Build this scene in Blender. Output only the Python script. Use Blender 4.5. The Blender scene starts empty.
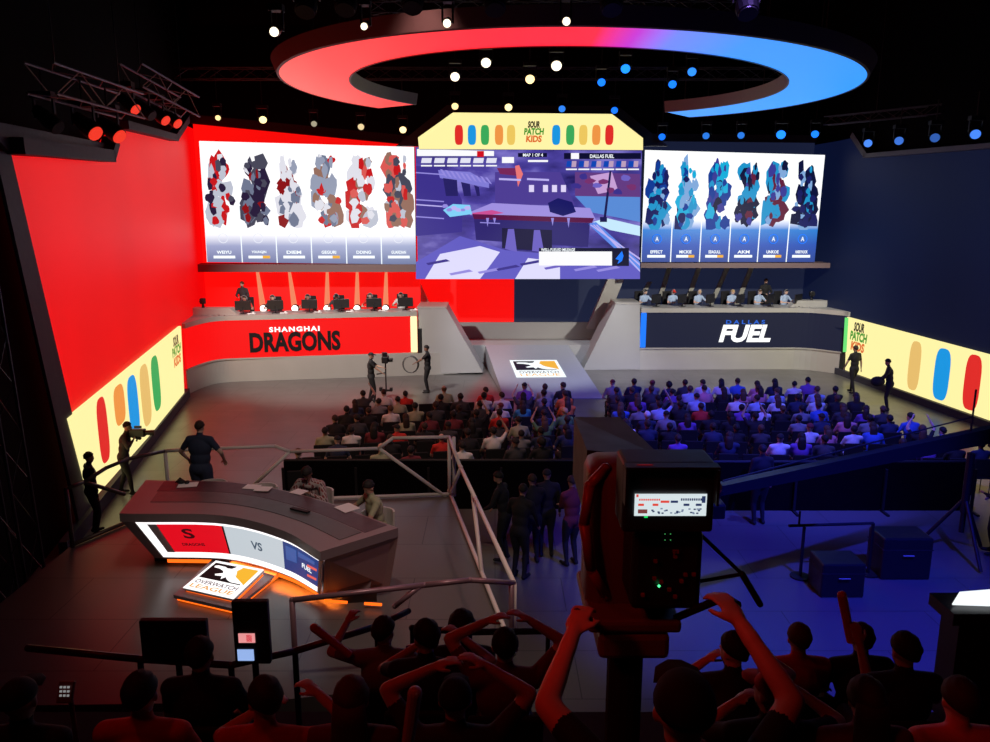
import bpy, bmesh, math, random
from mathutils import Vector, Matrix, Quaternion
random.seed(7)
C = bpy.context.scene.collection
S = bpy.context.scene
PI = math.pi
def RR(d): return math.radians(d)

# ------------------------------------------------------------------ camera, world, exposure, big lights
FOC, PITCH, EYE = 780.0, math.radians(11.7), 6.6
cd = bpy.data.cameras.new('camera'); cam = bpy.data.objects.new('camera', cd); C.objects.link(cam)
cam.location = (0, 0, EYE); cam.rotation_euler = (PI/2 - PITCH, 0, 0)
cd.sensor_width = 36; cd.lens = FOC*36/990; cd.clip_end = 200; cd.clip_start = .05
S.camera = cam
w = bpy.data.worlds.new('dark_hall'); S.world = w; w.use_nodes = True
w.node_tree.nodes['Background'].inputs[0].default_value = (.3, .1, .12, 1)
w.node_tree.nodes['Background'].inputs[1].default_value = .002
S.view_settings.view_transform = 'Standard'; S.view_settings.look = 'None'
S.view_settings.exposure = 0; S.view_settings.gamma = 1; S.view_settings.use_curve_mapping = False
S.cycles.use_denoising = True
S.cycles.max_bounces = 4; S.cycles.diffuse_bounces = 2; S.cycles.glossy_bounces = 3
S.cycles.sample_clamp_indirect = 3

def spot(loc, aim, col, power, deg, blend=.6, size=.15, name='stage_and_fill_spot'):
    l = bpy.data.lights.new(name, 'SPOT'); l.color = col; l.energy = power
    l.spot_size = RR(deg); l.spot_blend = blend; l.shadow_soft_size = size
    o = bpy.data.objects.new(name, l); C.objects.link(o); o.location = loc
    o.rotation_euler = (Vector(aim)-Vector(loc)).to_track_quat('-Z', 'Y').to_euler()
    return o
WARM = (1, .86, .66); REDL = (1, .05, .03); BLUEL = (.06, .08, 1)
spot((-7.0, 22.0, 9.2), (-5.6, 31, 1.9), (1, .95, .88), 5200, 66)        # washes on the two player desks
spot((11.2, 22.6, 9.2), (9.6, 32, 1.9), (1, .94, .84), 6000, 64)
spot((2.2, 23.6, 11.8), (2, 32, 1.0), (.9, .92, 1), 5600, 42)          # ramp
spot((-1.5, 15.0, 11.5), (-2.0, 20.5, .8), (1, .62, .5), 950, 60)   # crowd, warm side
spot((8.0, 13.5, 12), (7.2, 20.8, .8), (.07, .09, 1), 8000, 58)     # crowd, blue side
spot((4.5, 12.6, 12), (7.2, 20.8, .8), (.35, .2, 1), 1100, 50)
spot((7.0, 6.5, 12.5), (5.4, 13.0, 0), (.03, .04, 1), 14000, 42, .8)  # blue pool behind the crowd
spot((-1.0, 5.0, 12), (-1.7, 12.5, 1.2), (1, .80, .66), 1050, 47)
spot((-1.6, .6, 7.6), (.55, 2.8, 5.35), (1, .03, .02), 60, 26, .5)  # added narrow red spot that reddens the broadcast camera
spot((3.5, 7.5, 9.5), (-2.0, 10.6, 1.6), (1, .5, .48), 520, 34)      # analyst platform; added pink spot lifts the dark desk end
spot((-4.5, 4.0, 11), (-.5, 5.0, 4.2), (1, .02, .01), 75, 90, .9)    # dim red on the grandstand
spot((-2.5, .8, 9.5), (1.0, 3.6, 5.0), (1, .03, .01), 45, 80, .9)

# ------------------------------------------------------------------ pixel helpers (a photo point meets a real plane)
def ray(x, y):
    u = (x-495)/FOC; v = (y-371)/FOC
    return Vector((u, math.cos(PITCH)-v*math.sin(PITCH), -math.sin(PITCH)-v*math.cos(PITCH)))
def onz(x, y, z):
    d = ray(x, y); t = (z-EYE)/d.z; return Vector((d.x*t, d.y*t, z))
def ony(x, y, Y):
    d = ray(x, y); t = Y/d.y; return Vector((d.x*t, Y, EYE+d.z*t))
def onwall(x, y, A, B, off=0.0):
    d = ray(x, y); n = Vector((B[1]-A[1], -(B[0]-A[0]))).normalized()
    t = (A[0]*n.x+A[1]*n.y+off)/(d.x*n.x+d.y*n.y)
    return Vector((d.x*t, d.y*t, EYE+d.z*t))

# ------------------------------------------------------------------ materials
MATS = {}
def mat(name, col, rough=.6, metal=0.0, emit=None, es=1.0, noise=0.0, nscale=8.0, spec=.5, bump=0.0):
    if name in MATS: return MATS[name]
    m = bpy.data.materials.new(name); m.use_nodes = True; nt = m.node_tree; b = nt.nodes['Principled BSDF']
    b.inputs['Base Color'].default_value = (*col, 1); b.inputs['Roughness'].default_value = rough
    b.inputs['Metallic'].default_value = metal; b.inputs['Specular IOR Level'].default_value = spec
    if emit: b.inputs['Emission Color'].default_value = (*emit, 1); b.inputs['Emission Strength'].default_value = es
    tc = nt.nodes.new('ShaderNodeTexCoord'); n = nt.nodes.new('ShaderNodeTexNoise'); n.inputs['Scale'].default_value = nscale
    nt.links.new(tc.outputs['Object'], n.inputs['Vector'])
    mr = nt.nodes.new('ShaderNodeMapRange'); mr.inputs[3].default_value = max(.02, rough-.08); mr.inputs[4].default_value = min(1, rough+.08)
    nt.links.new(n.outputs[0], mr.inputs[0]); nt.links.new(mr.outputs[0], b.inputs['Roughness'])
    if noise:
        mx = nt.nodes.new('ShaderNodeMix'); mx.data_type = 'RGBA'
        mx.inputs[6].default_value = (*[c*(1-noise) for c in col], 1); mx.inputs[7].default_value = (*[min(1, c*(1+noise)) for c in col], 1)
        nt.links.new(n.outputs[0], mx.inputs[0]); nt.links.new(mx.outputs[2], b.inputs['Base Color'])
    if bump:
        bp = nt.nodes.new('ShaderNodeBump'); bp.inputs['Strength'].default_value = bump
        nt.links.new(n.outputs[0], bp.inputs['Height']); nt.links.new(bp.outputs[0], b.inputs['Normal'])
    MATS[name] = m; return m
def srgb(r, g, b):
    f = lambda c: (c/255)/12.92 if c/255 <= .04045 else ((c/255+.055)/1.055)**2.4
    return (f(r), f(g), f(b))
def led(name, rgb, k=1.0):
    c = srgb(*rgb); return mat('led_'+name, (.01, .01, .01), .5, 0, c, k, spec=.1)
def led_ramp(name, axis, lo, hi, stops, k=1.0):
    """a display that shows a colour ramp along one object axis"""
    m = bpy.data.materials.new(name); m.use_nodes = True; nt = m.node_tree; b = nt.nodes['Principled BSDF']
    b.inputs['Base Color'].default_value = (.01, .01, .01, 1); b.inputs['Roughness'].default_value = .5
    tc = nt.nodes.new('ShaderNodeTexCoord'); sx = nt.nodes.new('ShaderNodeSeparateXYZ'); nt.links.new(tc.outputs['Object'], sx.inputs[0])
    mr = nt.nodes.new('ShaderNodeMapRange'); mr.inputs[1].default_value = lo; mr.inputs[2].default_value = hi
    nt.links.new(sx.outputs[axis], mr.inputs[0]); cr = nt.nodes.new('ShaderNodeValToRGB'); nt.links.new(mr.outputs[0], cr.inputs[0])
    e = cr.color_ramp.elements
    while len(e) > 1: e.remove(e[-1])
    e[0].position = stops[0][0]; e[0].color = (*srgb(*stops[0][1]), 1)
    for p, c in stops[1:]:
        q = e.new(p); q.color = (*srgb(*c), 1)
    nt.links.new(cr.outputs[0], b.inputs['Emission Color']); b.inputs['Emission Strength'].default_value = k
    return m
M_black = mat('black_paint', (.006, .006, .008), .6)
M_mask = mat('black_masking_cloth', (.004, .003, .004), .95, spec=.05, noise=.3)
M_blackplastic = mat('black_plastic', (.012, .012, .014), .4)
M_steel = mat('brushed_steel', (.46, .45, .42), .42, .25, noise=.05, nscale=2)
M_grey = mat('grey_panel', (.34, .34, .34), .5, noise=.04, nscale=1.5)
M_greytrim = mat('grey_trim', (.055, .055, .075), .6, spec=.2)
M_rail = mat('pale_rail_metal', (.8, .74, .70), .4, .0)
M_truss = mat('truss_metal', (.06, .05, .06), .45, .6)
M_seat = mat('black_seat_fabric', (.008, .008, .01), .85, noise=.3, nscale=30)
M_desk = mat('desk_grey', (.20, .155, .165), .35, noise=.05, nscale=3)
M_desktop = mat('desk_dark_inlay', (.05, .07, .075), .35)
M_white = mat('white_paper', (.8, .8, .8), .7)
M_camred = mat('camera_body_grey', (.12, .09, .09), .42)
M_skin = [mat('skin_'+n, c, .55) for n, c in (('pale', (.62, .40, .31)), ('tan', (.45, .26, .18)), ('brown', (.22, .12, .08)))]
HAIRC = {'black': (.008, .006, .006), 'dark brown': (.03, .016, .01), 'brown': (.09, .045, .022), 'blond': (.5, .34, .14), 'white': (.75, .72, .68), 'red': (.35, .05, .03)}
M_hair = {k: mat('hair_'+k.replace(' ', '_'), v, .75, noise=.3, nscale=60) for k, v in HAIRC.items()}
CLOTH = {'black': (.01, .01, .012), 'navy': (.02, .03, .07), 'charcoal': (.045, .045, .05), 'grey': (.22, .22, .23), 'red': (.62, .03, .02), 'white': (.72, .72, .70),
         'blue': (.05, .14, .5), 'green': (.10, .22, .07), 'teal': (.05, .3, .35), 'orange': (.7, .16, .03), 'maroon': (.16, .02, .03), 'purple': (.2, .08, .35), 'light blue': (.4, .52, .7), 'olive': (.36, .38, .24), 'pink': (.7, .25, .3)}
M_cloth = {k: mat('cloth_'+k.replace(' ', '_'), v, .85, noise=.15, nscale=25, bump=.1) for k, v in CLOTH.items()}

# ------------------------------------------------------------------ mesh builder
LOCS = {}
class MB:
    def __init__(s): s.v = []; s.f = []; s.m = []; s.mi = 0
    def add(s, vs, fs):
        o = len(s.v); s.v += [tuple(x) for x in vs]; s.f += [tuple(i+o for i in f) for f in fs]; s.m += [s.mi]*len(fs); return s
    def box(s, c, d, rz=0, rx=0, ry=0):
        R = Matrix.Rotation(rz, 3, 'Z') @ Matrix.Rotation(ry, 3, 'Y') @ Matrix.Rotation(rx, 3, 'X'); c = Vector(c)
        vs = [c + R @ Vector((x*d[0]/2, y*d[1]/2, z*d[2]/2)) for x in (-1, 1) for y in (-1, 1) for z in (-1, 1)]
        return s.add(vs, [(0, 1, 3, 2), (4, 6, 7, 5), (0, 4, 5, 1), (2, 3, 7, 6), (0, 2, 6, 4), (1, 5, 7, 3)])
    def bevbox(s, c, d, b=.02, rz=0, rx=0, ry=0):
        bm = bmesh.new(); bmesh.ops.create_cube(bm, size=1)
        for v in bm.verts: v.co = Vector((v.co.x*d[0], v.co.y*d[1], v.co.z*d[2]))
        bmesh.ops.bevel(bm, geom=list(bm.edges), offset=b, segments=2, affect='EDGES', profile=.5)
        R = Matrix.Rotation(rz, 3, 'Z') @ Matrix.Rotation(ry, 3, 'Y') @ Matrix.Rotation(rx, 3, 'X'); c = Vector(c)
        bm.verts.index_update(); s.add([c + R @ v.co for v in bm.verts], [[v.index for v in f.verts] for f in bm.faces]); bm.free(); return s
    def bar(s, a, b, r, n=8, r2=None, caps=True):
        a = Vector(a); b = Vector(b); r2 = r if r2 is None else r2; q = (b-a).to_track_quat('Z', 'Y')
        vs = []
        for p, rr in ((a, r), (b, r2)):
            for i in range(n):
                t = 2*PI*i/n; vs.append(p + q @ Vector((math.cos(t)*rr, math.sin(t)*rr, 0)))
        fs = [(i, (i+1) % n, n+(i+1) % n, n+i) for i in range(n)]
        if caps: fs += [tuple(range(n-1, -1, -1)), tuple(range(n, 2*n))]
        return s.add(vs, fs)
    def path(s, pts, r, n=8):
        for a, b in zip(pts, pts[1:]): s.bar(a, b, r, n)
        for p in pts: s.ball(p, (r*1.02,)*3, 8, 6)
        return s
    def ball(s, c, r, n=12, k=8, q=None):
        c = Vector(c); vs = [(0, 0, 1)]
        for j in range(1, k):
            for i in range(n):
                a = PI*j/k; t = 2*PI*i/n; vs.append((math.sin(a)*math.cos(t), math.sin(a)*math.sin(t), math.cos(a)))
        vs.append((0, 0, -1)); fs = [(0, 1+i, 1+(i+1) % n) for i in range(n)]
        for j in range(k-2):
            for i in range(n): fs.append((1+j*n+i, 1+(j+1)*n+i, 1+(j+1)*n+(i+1) % n, 1+j*n+(i+1) % n))
        e = len(vs)-1; fs += [(e, 1+(k-2)*n+(i+1) % n, 1+(k-2)*n+i) for i in range(n)]
        out = []
        for v in vs:
            x = Vector((v[0]*r[0], v[1]*r[1], v[2]*r[2])); out.append(c + (q @ x if q else x))
        return s.add(out, fs)
    def prism(s, pts, vec):
        """pts: 3D polygon, extruded by vec"""
        n = len(pts); vec = Vector(vec); a = [Vector(p) for p in pts]; b = [p+vec for p in a]
        return s.add(a+b, [tuple(range(n)), tuple(range(2*n-1, n-1, -1))] + [(i, n+i, n+(i+1) % n, (i+1) % n) for i in range(n)])
    def rings(s, rg, close=True, cap=True):
        n = len(rg[0]); vs = [p for r in rg for p in r]; fs = []
        for j in range(len(rg)-1):
            for i in range(n if close else n-1): fs.append((j*n+i, j*n+(i+1) % n, (j+1)*n+(i+1) % n, (j+1)*n+i))
        if cap: fs += [tuple(range(n-1, -1, -1)), tuple(range((len(rg)-1)*n, len(rg)*n))]
        return s.add(vs, fs)
    def mesh(s, name, mats, smooth=False, off=None):
        me = bpy.data.meshes.new(name); o = off or Vector((0, 0, 0))
        me.from_pydata([Vector(v)-o for v in s.v], [], s.f)
        for m in (mats if isinstance(mats, (list, tuple)) else [mats]): me.materials.append(m)
        for p, i in zip(me.polygons, s.m): p.material_index = i; p.use_smooth = smooth
        bm = bmesh.new(); bm.from_mesh(me); bmesh.ops.recalc_face_normals(bm, faces=bm.faces); bm.to_mesh(me); bm.free()
        return me
    def build(s, name, mats, parent=None, smooth=False, origin=None):
        """world coordinates; the mesh is stored relative to its origin (or its parent's base)"""
        base = Vector(LOCS[parent]) if parent is not None and parent in LOCS else Vector((0, 0, 0))
        o = bpy.data.objects.new(name, None) if False else None
        org = Vector(origin) if origin is not None else base
        me = s.mesh(name, mats, smooth, org); o = bpy.data.objects.new(name, me); C.objects.link(o)
        if parent is not None: o.parent = parent; o.location = org-base
        else: o.location = org
        LOCS[o] = org
        return o
def tag(o, label=None, cat=None, group=None, kind=None):
    if label: o['label'] = label
    if cat: o['category'] = cat
    if group: o['group'] = group
    if kind: o['kind'] = kind
    return o
def empty(name, loc=(0, 0, 0), rz=0, **k):
    o = bpy.data.objects.new(name, None); C.objects.link(o); o.location = loc; o.rotation_euler = (0, 0, rz); o.empty_display_size = .1
    LOCS[o] = Vector(loc); return tag(o, **k)
def lempty(name, **k):
    """an empty whose children are built in local coordinates"""
    o = empty(name, **k); LOCS[o] = Vector((0, 0, 0)); return o
def copy_tree(o, parent=None):
    c = o.copy(); C.objects.link(c); c.parent = parent
    for ch in list(o.children): copy_tree(ch, c)
    return c
def struct(mb, name, m, label, cat='wall', smooth=False):
    return tag(mb.build(name, m, smooth=smooth), label, cat, kind='structure')
def text(body, name, m, parent, loc, ax, ay, width=None, height=None, ext=.004, shear=0, offset=0.0, label=None, fit=True, space=1.0):
    """lettering centred on loc, running along ax, upright along ay; fitted to width and height"""
    cu = bpy.data.curves.new(name, 'FONT'); cu.body = body; cu.size = 1; cu.extrude = 0; cu.align_x = 'CENTER'; cu.align_y = 'CENTER'
    cu.shear = shear; cu.offset = offset; cu.space_character = space; cu.resolution_u = 3
    t = bpy.data.objects.new(name, cu); C.objects.link(t); bpy.context.view_layer.update()
    dg = bpy.context.evaluated_depsgraph_get(); me = bpy.data.meshes.new_from_object(t.evaluated_get(dg))
    bpy.data.objects.remove(t)
    xs = [v.co.x for v in me.vertices]; ys = [v.co.y for v in me.vertices]
    w0, h0 = max(xs)-min(xs), max(ys)-min(ys); cx, cy = (max(xs)+min(xs))/2, (max(ys)+min(ys))/2
    sx = width/w0 if width else height/h0; sy = height/h0 if height else sx
    ax = Vector(ax).normalized(); ay = Vector(ay).normalized(); az = ax.cross(ay); loc = Vector(loc)
    base = Vector(LOCS[parent]) if parent in LOCS else Vector((0, 0, 0))
    for v in me.vertices: v.co = loc-base + ax*((v.co.x-cx)*sx) + ay*((v.co.y-cy)*sy) + az*ext
    me.materials.clear(); me.materials.append(m)
    o = bpy.data.objects.new(name, me); C.objects.link(o); o.parent = parent
    if label: o['label'] = label
    return o

# ================================================================== THE SETTING
A = onz(183, 400, 0); B = onz(92, 516, 0); Cc = onz(845, 376, 0); D = onz(988, 428, 0)
dl = (B-A).normalized(); dr = (D-Cc).normalized()
nl = Vector((-dl.y, dl.x, 0)); nl = nl if nl.x > 0 else -nl        # into the room
nr = Vector((-dr.y, dr.x, 0)); nr = nr if nr.x < 0 else -nr
def lw(t, z, off=0): p = A + dl*t + nl*off; return Vector((p.x, p.y, z))
def rw(t, z, off=0): p = Cc + dr*t + nr*off; return Vector((p.x, p.y, z))
def LW(x, y, off=0.0): return onwall(x, y, A+nl*off, B+nl*off)
def RW(x, y, off=0.0): return onwall(x, y, Cc+nr*off, D+nr*off)

def floor_mat():
    m = bpy.data.materials.new('polished_stage_floor'); m.use_nodes = True; nt = m.node_tree; b = nt.nodes['Principled BSDF']
    tc = nt.nodes.new('ShaderNodeTexCoord'); br = nt.nodes.new('ShaderNodeTexBrick'); br.offset = .5
    br.inputs['Scale'].default_value = 1; br.inputs['Brick Width'].default_value = 2.4; br.inputs['Row Height'].default_value = 1.2
    br.inputs['Mortar Size'].default_value = .008; br.inputs['Color1'].default_value = (.105, .10, .095, 1); br.inputs['Color2'].default_value = (.115, .11, .105, 1); br.inputs['Mortar'].default_value = (.03, .03, .03, 1)
    nt.links.new(tc.outputs['Object'], br.inputs['Vector']); nt.links.new(br.outputs[0], b.inputs['Base Color'])
    n = nt.nodes.new('ShaderNodeTexNoise'); n.inputs['Scale'].default_value = 1.2; nt.links.new(tc.outputs['Object'], n.inputs['Vector'])
    mr = nt.nodes.new('ShaderNodeMapRange'); mr.inputs[3].default_value = .26; mr.inputs[4].default_value = .42; nt.links.new(n.outputs[0], mr.inputs[0]); nt.links.new(mr.outputs[0], b.inputs['Roughness'])
    return m
M_floor = floor_mat()
m = MB(); m.box((0, 16, -.1), (44, 46, .2)); struct(m, 'floor', M_floor, 'dark polished studio floor in front of the stage', 'floor')
m = MB(); m.box((0, 16, 15.1), (44, 46, .2)); struct(m, 'ceiling', M_mask, 'black studio ceiling high above the stage', 'ceiling')
m = MB(); m.box((0, 38.9, 7.5), (44, .2, 15)); struct(m, 'wall_back', M_mask, 'black back wall behind the whole stage set')
m = MB(); m.box((0, -6.9, 7.5), (44, .2, 15)); struct(m, 'wall_front', M_mask, 'black wall behind the grandstand')
m = MB(); m.box((-21.9, 16, 7.5), (.2, 46, 15)); struct(m, 'wall_far_left', M_mask, 'black outer wall beyond the red wall')
m = MB(); m.box((21.9, 16, 7.5), (.2, 46, 15)); struct(m, 'wall_far_right', M_mask, 'black outer wall beyond the navy wall')

def wallmat(name, col, dif, k, k2):
    """wall light and its soft unevenness put into the surface as emission"""
    m = bpy.data.materials.new(name); m.use_nodes = True; nt = m.node_tree; b = nt.nodes['Principled BSDF']
    b.inputs['Base Color'].default_value = (*dif, 1); b.inputs['Roughness'].default_value = .5; b.inputs['Specular IOR Level'].default_value = .12
    tc = nt.nodes.new('ShaderNodeTexCoord'); n = nt.nodes.new('ShaderNodeTexNoise'); n.inputs['Scale'].default_value = .16; n.inputs['Detail'].default_value = 1
    nt.links.new(tc.outputs['Object'], n.inputs['Vector']); mr = nt.nodes.new('ShaderNodeMapRange')
    mr.inputs[1].default_value = .3; mr.inputs[2].default_value = .7; mr.inputs[3].default_value = k; mr.inputs[4].default_value = k2
    nt.links.new(n.outputs[0], mr.inputs[0]); nt.links.new(mr.outputs[0], b.inputs['Emission Strength']); b.inputs['Emission Color'].default_value = (*col, 1)
    return m
M_redwall = wallmat('red_wall_glow', (1, .001, .002), (.13, .012, .012), .64, .82)  # light on the team walls is put in as their own glow
M_redback = wallmat('red_back_glow', (1, .004, .003), (.3, .02, .02), .85, .95)
M_navywall = wallmat('navy_wall_glow', (.003, .006, .030), (.008, .012, .02), .6, .95)
M_navyback = wallmat('navy_back_glow', (.010, .014, .040), (.02, .025, .04), .8, 1.0)

YL = 33.3; YR = 34.6
tl = (YL-A.y)/dl.y; tr = (YR-Cc.y)/dr.y
cornerL = lw(tl, 0); cornerR = rw(tr, 0)
# left wall
poly = [LW(8, 155), LW(101, 161), LW(105, 146), LW(117, 129), LW(170, 140), LW(181, 123)]
zt = poly[-1].z+.05
pl = poly + [Vector((cornerL.x, cornerL.y, zt)), Vector((cornerL.x, cornerL.y, .0)), lw(11.2, 0), LW(92, 500)]
m = MB(); m.prism(pl, -nl*.2); struct(m, 'wall_left', M_redwall, 'tall red wall on the red team side with added glow')
m = MB(); m.prism([lw(-9.0, 0, -.25), lw(30, 0, -.25), lw(30, 15, -.25), lw(-9, 15, -.25)], -nl*.1); struct(m, 'wall_left_backing', M_mask, 'black wall above and behind the red wall')
# trims of the left wall: bands with real depth standing off the wall
def band(pts, wd, vec, mb):
    for a, b in zip(pts, pts[1:]):
        d = (b-a); up = Vector(vec).cross(d).normalized()*wd
        if up.z < 0: up = -up
        mb.prism([a, b, b+up, a+up], vec)
    return mb
m = MB(); band([LW(3, 154), LW(101, 162)], .28, nl*.35, m); band([LW(100, 162), LW(105, 145)], .25, nl*.35, m)
struct(m, 'trim_1', M_greytrim, 'grey stepped trim along the top of the red wall', 'trim')
m = MB(); band([LW(117, 129), LW(170, 141)], .22, nl*.3, m); band([LW(169, 141), LW(182, 122)], .25, nl*.3, m)
struct(m, 'trim_2', M_greytrim, 'grey angled trim at the top of the red wall by the corner', 'trim')
m = MB(); a, b = LW(7, 152), LW(91, 506); a2, b2 = LW(-9, 150), LW(76, 522)
m.prism([a, b, b2, a2], nl*.06); struct(m, 'trim_3', M_greytrim, 'dark leaning end frame of the red wall', 'trim')
m = MB(); m.prism([LW(-30, 118), LW(100, 143), LW(104, 158), LW(0, 150)], nl*.12); struct(m, 'wall_left_soffit', mat('soffit_slate', (.03, .032, .05), .6), 'slate soffit panel above the red wall')
m = MB(); m.prism([lw(-.5, 0), lw(13.0, 0), lw(13.0, .3), lw(-.5, .3)], nl*.16); struct(m, 'baseboard_left', M_greytrim, 'dark skirting under the yellow candy banner', 'baseboard')
# right wall
poly = [RW(846, 150), RW(857, 137), RW(871, 157), RW(990, 148), RW(1180, 136)]
e = rw(24, 0)
pr = [rw(tr, 0), rw(tr, 9.3), RW(838, 141), RW(857, 137), RW(871, 157), RW(990, 148), Vector((e.x, e.y, 8.0)), e]
m = MB(); m.prism(pr, -nr*.2); struct(m, 'wall_right', M_navywall, 'tall dark navy wall on the navy team side with added glow')
m = MB(); m.prism([rw(-9, 0, -.25), rw(34, 0, -.25), rw(34, 15, -.25), rw(-9, 15, -.25)], -nr*.1); struct(m, 'wall_right_backing', M_mask, 'black wall above and behind the navy wall')
M_rtrim = mat('brown_grey_trim', (.10, .085, .10), .5)
m = MB(); band([RW(857, 137), RW(871, 158)], .22, nr*.3, m); band([RW(870, 158), RW(990, 149), RW(1150, 136)], .16, nr*.3, m)
struct(m, 'trim_4', M_rtrim, 'grey stepped trim along the top of the navy wall', 'trim')
m = MB(); m.prism([rw(-.6, 0), rw(16, 0), rw(16, .25), rw(-.6, .25)], nr*.16); struct(m, 'baseboard_right', M_greytrim, 'dark skirting under the yellow candy banner of the navy wall', 'baseboard')
# back walls of the two team bays
xl1 = ony(420, 280, YL).x
m = MB(); p0 = Vector((cornerL.x, YL, 0)); zA = ony(181, 124, YL).z; zB = ony(418, 146, YL).z
m.prism([p0, (xl1, YL, 0), (xl1, YL, zB), (p0.x, YL, zA)], (0, .2, 0)); struct(m, 'wall_back_left', M_redback, 'red back wall with added glow behind the red team desk')
m = MB(); zA2 = ony(181, 112, YL-.3).z; m.prism([(p0.x, YL-.3, zA), (xl1, YL-.3, zB), (xl1, YL-.3, zB+.35), (p0.x, YL-.3, zA+.35)], (0, .45, 0)); struct(m, 'trim_5', mat('brown_trim', (.05, .035, .04), .6), 'dark brown header trim above the red back wall', 'trim')
xr0 = ony(612, 280, YR).x; p1 = Vector((cornerR.x, YR, 0)); zC = ony(643, 141, YR).z; zD = ony(835, 143, YR).z
m = MB(); m.prism([(xr0, YR, 0), p1, (p1.x, YR, zD), (xr0, YR, zC)], (0, .2, 0)); struct(m, 'wall_back_right', M_navyback, 'dark navy back wall behind the navy team desk')
m = MB(); m.prism([(xr0, YR-.2, zC), (p1.x, YR-.2, zD), (p1.x, YR-.2, zD+.3), (xr0, YR-.2, zC+.3)], (0, .4, 0)); struct(m, 'trim_6', M_rtrim, 'grey header trim above the navy back wall', 'trim')
# centre bay under the main screen
YC = 35.2
cz0 = ony(500, 322, YC).z
m = MB(); xm = ony(514, 300, YC).x
m.prism([(ony(400, 322, YC).x, YC, cz0), (xm, YC, cz0), (xm, YC, 5.2), (ony(400, 322, YC).x, YC, 5.2)], (0, .2, 0)); struct(m, 'wall_centre_red', M_redback, 'red half of the centre wall under the main screen')
m = MB(); m.prism([(xm, YC, cz0), (ony(640, 322, YC).x, YC, cz0), (ony(640, 322, YC).x, YC, 5.2), (xm, YC, 5.2)], (0, .2, 0)); struct(m, 'wall_centre_navy', M_navyback, 'navy half of the centre wall under the main screen')
# the raised decks: steel-faced risers along their own curved front line
def deck_path(pts, k=6, r=.35):
    """round the corners of a polyline"""
    out = [Vector(pts[0])]
    for a, b, c in zip(pts, pts[1:], pts[2:]):
        a, b, c = Vector(a), Vector(b), Vector(c); l = min(r*3, (b-a).length/2, (c-b).length/2); p = b+(a-b).normalized()*l; q = b+(c-b).normalized()*l
        for i in range(k+1):
            t = i/k; out.append(p*(1-t)**2 + b*2*t*(1-t) + q*t*t)
    out.append(Vector(pts[-1])); return out
def strip(mb, path, z0, z1, th, inward):
    """a vertical band that follows a plan path, th thick"""
    for a, b in zip(path, path[1:]):
        d = (b-a).normalized(); n = Vector((-d.y, d.x, 0))*inward
        mb.prism([(a.x, a.y, z0), (b.x, b.y, z0), (b.x, b.y, z1), (a.x, a.y, z1)], n*th)
def offs(path, o, inward):
    out = []
    for i, p in enumerate(path):
        a = path[max(0, i-1)]; b = path[min(len(path)-1, i+1)]; d = (b-a).normalized(); out.append(p + Vector((-d.y, d.x, 0))*inward*o)
    return out
DK = 1.9
g = onz(450, 374, 0); cor = lw(-.9, 0)
pathL = deck_path([(g.x+.3, g.y, 0), (-10.75, 29.72, 0), (-11.1, 28.7, 0), (cor.x+.03, cor.y, 0)])
pathR = deck_path([(5.1, 32.15, 0), (13.05, 32.25, 0), (14.1, 31.2, 0), (14.16, 30.9, 0)], r=.3)
for nm, pth, inw, back, lab in (('red', pathL, -1, YL, 'red team'), ('navy', pathR, 1, YR, 'navy team')):
    m = MB(); ext = [pth[-1] + Vector((-.3 if inw < 0 else .1, .2, 0))]
    core = offs(pth, .12, inw); xe = -12.3 if inw < 0 else 14.05
    m.prism([(p.x, p.y, 0) for p in core] + ([(xe, core[-1].y, 0), (xe, back, 0)]) + [(core[0].x, back, 0)], (0, 0, DK))
    struct(m, 'floor_raised_'+nm, M_black, 'raised deck behind the desk of the '+lab, 'platform')
    m = MB(); strip(m, pth, 0, .9, .12, inw)
    m.mi = 0
    st = struct(m, 'trim_deck_'+nm, M_steel, 'brushed steel riser under the desk of the '+lab, 'stage riser')

# ================================================================== DESK FRONTS, COUNTERS
LR = led('signal_red', (250, 10, 12), 1.0); LN = led('navy', (22, 27, 52), 1.0); LW_ = led('white', (255, 255, 255), 1.25)
LBK = led('letter_black', (16, 10, 12), 1.0); LYB = led('pale_yellow', (255, 250, 190), 1.1); LBL = led('bright_blue', (20, 120, 255), 1.1); LBLU = led('text_blue', (40, 100, 215), 1.0)
def desk(nm, pth, inw, lab, face, barm, barend, cat='desk'):
    r = empty('team_desk', pth[len(pth)//2]*0 + Vector((pth[0].x, pth[0].y, .9)), label=lab, cat=cat)
    m = MB(); strip(m, offs(pth, -.02, inw), .93, 2.42, .3, inw); m.build('display_front', face, r)
    m = MB(); strip(m, offs(pth, -.08, inw), 2.42, 2.6, .55, inw); strip(m, offs(pth, -.05, inw), .88, .935, .3, inw); m.build('steel_edge', M_steel, r)
    m = MB(); strip(m, offs(pth, .46, inw), 2.56, 2.6, .75, inw); strip(m, offs(pth, 1.1, inw), 1.9, 2.56, .06, inw); m.build('counter', M_grey, r)
    m = MB(); a, b = barend; m.bevbox(((a[0]+b[0])/2, (a[1]+b[1])/2-.02, 1.68), (abs(b[0]-a[0]), .12, 1.46), .03); m.build('light_bar', barm, r)
    return r
xb1 = ony(411, 340, 31.1).x; xb2 = ony(417.5, 340, 31.1).x
dL = desk('red', deck_path([(xb2, 31.12, 0), (-10.75, 29.72, 0), (-11.1, 28.7, 0), (cor.x+.03, cor.y, 0)]), -1, 'long red display desk on stage with black lettering', LR, LYB, ((xb1, 31.02), (xb2, 31.08)))
xb3 = ony(640, 340, 32.15).x; xb4 = ony(645.5, 340, 32.15).x
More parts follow.
